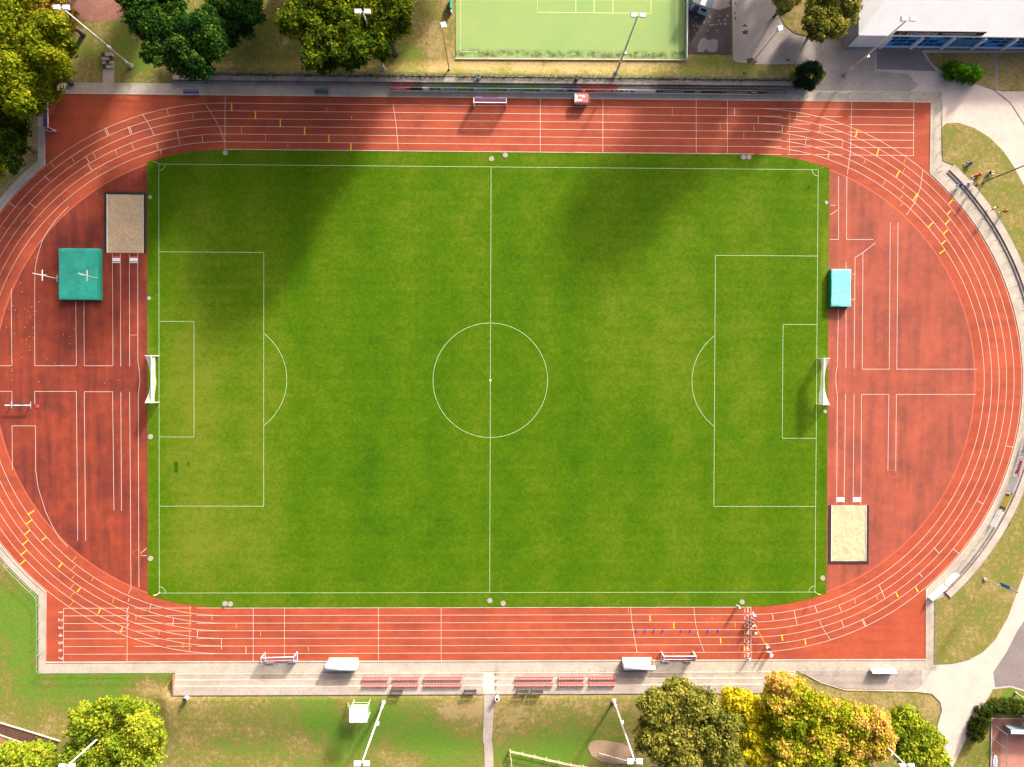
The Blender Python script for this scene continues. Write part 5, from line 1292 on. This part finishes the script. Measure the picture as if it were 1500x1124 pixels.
shrub('clipped_bush', 'bright green double-domed bush before the hall windows', [(1402, 98, 16), (1415, 102, 13), (1431, 105, 16)], 3.0, 'leaf_bush', 75)
shrub('clipped_hedge', 'rounded dark green hedge beside the road fork, under the bin', [(1449, 1046, 14), (1444, 1057, 15), (1439, 1069, 15), (1435, 1080, 13)], 2.2, 'leaf_hedge', 77, cat='hedge')
shrub('clipped_hedge', 'dark green hedge along the head of the clay court', [(1461, 1039, 13), (1474, 1038, 14), (1488, 1039, 14), (1504, 1041, 14)], 2.2, 'leaf_hedge', 79, cat='hedge')
# low green growth below the terrace railing
for xa, xb, lab in ((-47.5, -7.4, 'narrow strip of low green growth on the grey terrace, left of the gap'), (-5.2, 47.5, 'narrow strip of low green growth on the grey terrace, below the turf court')):
    r = np.random.default_rng(int(abs(xa))); t = thing('terrace_hedge', lab, 'hedge', ((xa + xb) / 2, 47.86, .79), 0, 'low growth on the grey terrace')
    cl = [(x_, 47.86 + r.uniform(-.12, .12), .84 + r.uniform(0, .12), r.uniform(.12, .26), r.uniform(.1, .6)) for x_ in np.arange(xa, xb, .16)]
    leaves('foliage', 'leaf_hedge', t, cl, 30, .15, int(abs(xb)) + 3, ((xa + xb) / 2, 47.86, .79))
# fallen leaves
def litter(name, label, boxes, seed, size, mat='leaf_fallen', z=.024):
    r = np.random.default_rng(seed); cl = []
    for (x0, y0, x1, y1, n) in boxes:
        for _ in range(n):
            a, b = r.uniform(x0, x1), r.uniform(y0, y1); x, y = U(a, b); cl.append((x, y, max(z, float(gz(x, y)) + .09), .02, r.uniform(.2, .9)))
    o = leaves(name, mat, None, cl, .001, size, seed, (0, 0, 0), 6.0)
    # one leaf of every handful is kept
    return tag(o, label, 'fallen leaves', None, 'stuff')
litter('fallen_leaves', 'scattered yellow fallen leaves on the red end beside the teal mat', [(5, 380, 50, 560, 16), (20, 440, 60, 520, 18), (50, 480, 125, 560, 8), (0, 250, 150, 330, 12), (90, 150, 130, 170, 2), (0, 300, 70, 380, 10), (150, 540, 190, 580, 3)], 91, .14)
litter('fallen_leaves', 'scattered pale fallen leaves on the ground below the trees', [(1145, 28, 1185, 50, 12), (20, 160, 60, 260, 14), (1395, 1085, 1440, 1124, 16), (1240, 1012, 1300, 1035, 6), (310, 70, 340, 100, 8), (580, 20, 640, 60, 6)], 93, .2, 'leaf_fallen')
# bare little tree on the lawn
# ================================================================== PEOPLE
def person(label, px, py, face, pose, top, legs, hair='hair_dark', z=.0, group=None, ground=False):
    """px, py: feet (or seat) on the ground; face: heading in degrees (0 = +y, clockwise negative)"""
    zz = z
    t = thing('person', label, 'person', (*U(px, py, zz), zz), rad(face), group)
    H = {}
    def put(**k): H.update(k)
    if pose in ('stand', 'walk', 'bend'):
        st = .26 if pose == 'walk' else (.05 if pose == 'stand' else .12)
        put(pel=(0, 0, .95), che=(0, .02, 1.28), nek=(0, .02, 1.48), hd0=(0, .04, 1.58), hd1=(0, .05, 1.70))
        if pose == 'bend': put(che=(0, .26, 1.15), nek=(0, .42, 1.28), hd0=(0, .50, 1.34), hd1=(0, .60, 1.42))
        for s, n in ((-1, 'l'), (1, 'r')):
            k = st * s
            put(**{'hip' + n: (.10 * s, 0, .90), 'kne' + n: (.11 * s, k * .6 + .05, .50), 'ank' + n: (.11 * s, k - .02, .09), 'toe' + n: (.12 * s, k + .17, .04)})
            c = H['che']; sh = (.19 * s, c[1], c[2] + .13)
            put(**{'sho' + n: sh, 'elb' + n: (.27 * s, sh[1] - k * .5 + .03, sh[2] - .28), 'wri' + n: (.25 * s, sh[1] - k * .9 + .16, sh[2] - .50)})
    else:                                                   # sitting on the ground
        put(pel=(0, 0, .12), che=(0, -.05, .48), nek=(0, -.03, .68), hd0=(0, 0, .77), hd1=(0, .02, .89))
        for s, n in ((-1, 'l'), (1, 'r')):
            put(**{'hip' + n: (.11 * s, .02, .12), 'kne' + n: (.18 * s, .42, .42 if pose == 'sit' else .14), 'ank' + n: (.16 * s, .66 if pose == 'sit' else .85, .09), 'toe' + n: (.18 * s, .84 if pose == 'sit' else .92, .07 if pose == 'sit' else .16)})
            put(**{'sho' + n: (.19 * s, -.04, .61), 'elb' + n: (.30 * s, -.06 if s < 0 else .12, .36), 'wri' + n: (.32 * s, -.25 if s < 0 else .36, .12 if s < 0 else .40)})
    def skin(name, chain_list, mat_, root, inflate=0.0):
        bm = bmesh.new(); lay = bm.verts.layers.skin.verify(); V = {}
        for ch in chain_list:
            pv = None
            for (k, p, r_) in ch:
                if k not in V:
                    v = bm.verts.new(p); v[lay].radius = (r_ + inflate, r_ + inflate); v[lay].use_root = (k == root); V[k] = v
                if pv is not None and pv != V[k] and bm.edges.get((pv, V[k])) is None: bm.edges.new((pv, V[k]))
                pv = V[k]
        me = bpy.data.meshes.new(name); bm.to_mesh(me); bm.free(); me.materials.append(MAT[mat_])
        o = bpy.data.objects.new(name, me); COL.objects.link(o); o.parent = t
        o.modifiers.new('skin', 'SKIN').use_smooth_shade = True
        o.modifiers.new('sub', 'SUBSURF').levels = 1; o.modifiers[-1].render_levels = 1
        return o
    g = lambda k, r_: (k, H[k], r_)
    ch = [[g('pel', .13), g('che', .14), g('nek', .06), g('hd0', .085), g('hd1', .09)]]
    nz = Vector(H['hd0']) + Vector((0, .105, .05)); ch.append([g('hd0', .085), ('nose', tuple(nz), .018)])
    for s, n in ((-1, 'l'), (1, 'r')):
        ch.append([g('pel', .13), g('hip' + n, .09), g('kne' + n, .06), g('ank' + n, .042), g('toe' + n, .038)])
        ch.append([g('che', .14), g('sho' + n, .065), g('elb' + n, .045), g('wri' + n, .03)])
        w_ = Vector(H['wri' + n]); d = (w_ - Vector(H['elb' + n])).normalized(); sd_ = d.orthogonal().normalized()
        pl_ = w_ + d * .07; ch.append([g('wri' + n, .03), ('palm' + n, tuple(pl_), .03)])
        for i in range(4):
            q = pl_ + sd_ * (i - 1.5) * .022
            ch.append([('palm' + n, tuple(pl_), .03), ('f%d%s' % (i, n), tuple(q + d * (.05 + .008 * (i in (1, 2)))), .009), ('g%d%s' % (i, n), tuple(q + d * .085 + Vector((0, .015, -.01))), .008)])
        ch.append([g('wri' + n, .03), ('th' + n, tuple(w_ + d * .03 + sd_ * .045), .011), ('ti' + n, tuple(w_ + d * .07 + sd_ * .065), .009)])
    skin('body', ch, 'skin', 'pel')
    sc = [[g('pel', .135), g('che', .15), ('nk', tuple(Vector(H['nek']) - Vector((0, 0, .06))), .07)]]
    for n in 'lr':
        mid = tuple(Vector(H['sho' + n]).lerp(Vector(H['elb' + n]), .75)); sc.append([g('che', .15), g('sho' + n, .075), ('sl' + n, mid, .06)])
    skin('shirt', sc, 'cloth_' + top, 'pel', .022)
    tc_ = []
    for n in 'lr': tc_.append([g('pel', .135), g('hip' + n, .095), g('kne' + n, .068), ('cu' + n, tuple(Vector(H['kne' + n]).lerp(Vector(H['ank' + n]), .8)), .055)])
    skin('trousers', tc_, 'cloth_' + legs, 'pel', .014)
    hd = Vector(H['hd1']); MB().ball((hd.x, hd.y - .025, hd.z + .0), .115, 12, 8, (1, 1.05, 1.0)).build('hair', hair, t, True)
    for n in 'lr':
        a = Vector(H['ank' + n]); b = Vector(H['toe' + n]); c = (a + b) / 2
        MB().box((c.x, c.y, max(c.z - .02, .03)), (.10, .30, .09), 0, .85).build('shoe', 'cloth_white', t)
    return t
G1 = 'athletes gathered at the start line'; G2 = 'people on the lawn behind the curved terrace'
person('person in white shirt and dark trousers standing at the inner kerb', 1079.5, 888, -60, 'stand', 'white', 'navy', z=.01, group=G1)
person('athlete in white walking at the start of lane one', 1101, 898.5, 160, 'walk', 'white', 'white', 'hair_dark', .01, G1)
person('athlete in black top and pink trousers in lane two', 1102, 905.5, 150, 'stand', 'black', 'pink', 'hair_dark', .01, G1)
person('athlete in white and black holding the cord at lane three', 1099.5, 913, -150, 'walk', 'white', 'black', 'hair_dark', .01, G1)
person('athlete in white shirt and dark trousers at lane four', 1102.5, 924, -120, 'walk', 'white', 'black', 'hair_fair', .01, G1)
person('athlete in black and white standing past the start line with the cord', 1123, 946.5, 40, 'walk', 'black', 'white', 'hair_dark', .01, G1)
person('athlete in white shirt bending down beside lane seven past the line', 1127.5, 955.5, 120, 'bend', 'white', 'grey', 'hair_fair', .01, G1)
person('athlete in black and white crouching on the start of lane seven', 1096, 963.5, 60, 'bend', 'white', 'black', 'hair_dark', .01, G1)
a = U(1105, 912, .9); b = U(1121.5, 945, .9)
m = MB(); m.chain([(0, 0, .9), ((b[0] - a[0]) * .5, (b[1] - a[1]) * .5, .6), (b[0] - a[0], b[1] - a[1], .9)], [.035, .035, .035], 6)
tag(m.build('pull_rope', 'line_yellow', None, False, (a[0], a[1], 0)), 'pale yellow rope stretched between two athletes at the start line', 'rope')
zl = .03
person('person in violet sitting on the lawn behind the curved terrace end', 1419, 241, 100, 'sit', 'violet', 'violet', 'hair_dark', zl, G2)
person('person in red shirt sitting on the lawn near the lamp post', 1432, 257.5, 110, 'lie', 'red', 'red', 'hair_fair', zl, G2)
person('person in black top and white shorts sitting beside the dark lamp post', 1448, 254.5, -80, 'sit', 'black', 'white', 'hair_dark', zl, G2)
person('person in pale yellow standing at the curved terrace edge', 1426.5, 273.5, 120, 'stand', 'yellow', 'black', 'hair_dark', .42, G2)
person('person in blue sitting on the lower step of the curved terrace', 1404.5, 272.5, 120, 'sit', 'blue', 'blue', 'hair_dark', .22, G2)
person('person in red and white walking on the curved terrace', 1450, 307.5, 30, 'walk', 'white', 'red', 'hair_dark', .42, G2)
person('person in orange walking on the lawn behind the curved terrace', 1466, 312, -60, 'walk', 'orange', 'black', 'hair_fair', zl, G2)
t = thing('sports_bag', 'dark sports bag lying on the curved terrace near the sitting people', 'bag', (*U(1421, 268, .42), .425), .6)
MB().box((0, 0, .17), (.9, .45, .34), 0, .8).build('body', 'cloth_grey', t); MB().chain([(-.25, 0, .32), (-.2, 0, .48), (.2, 0, .48), (.25, 0, .32)], [.02] * 4, 6).build('handle', 'cloth_black', t)
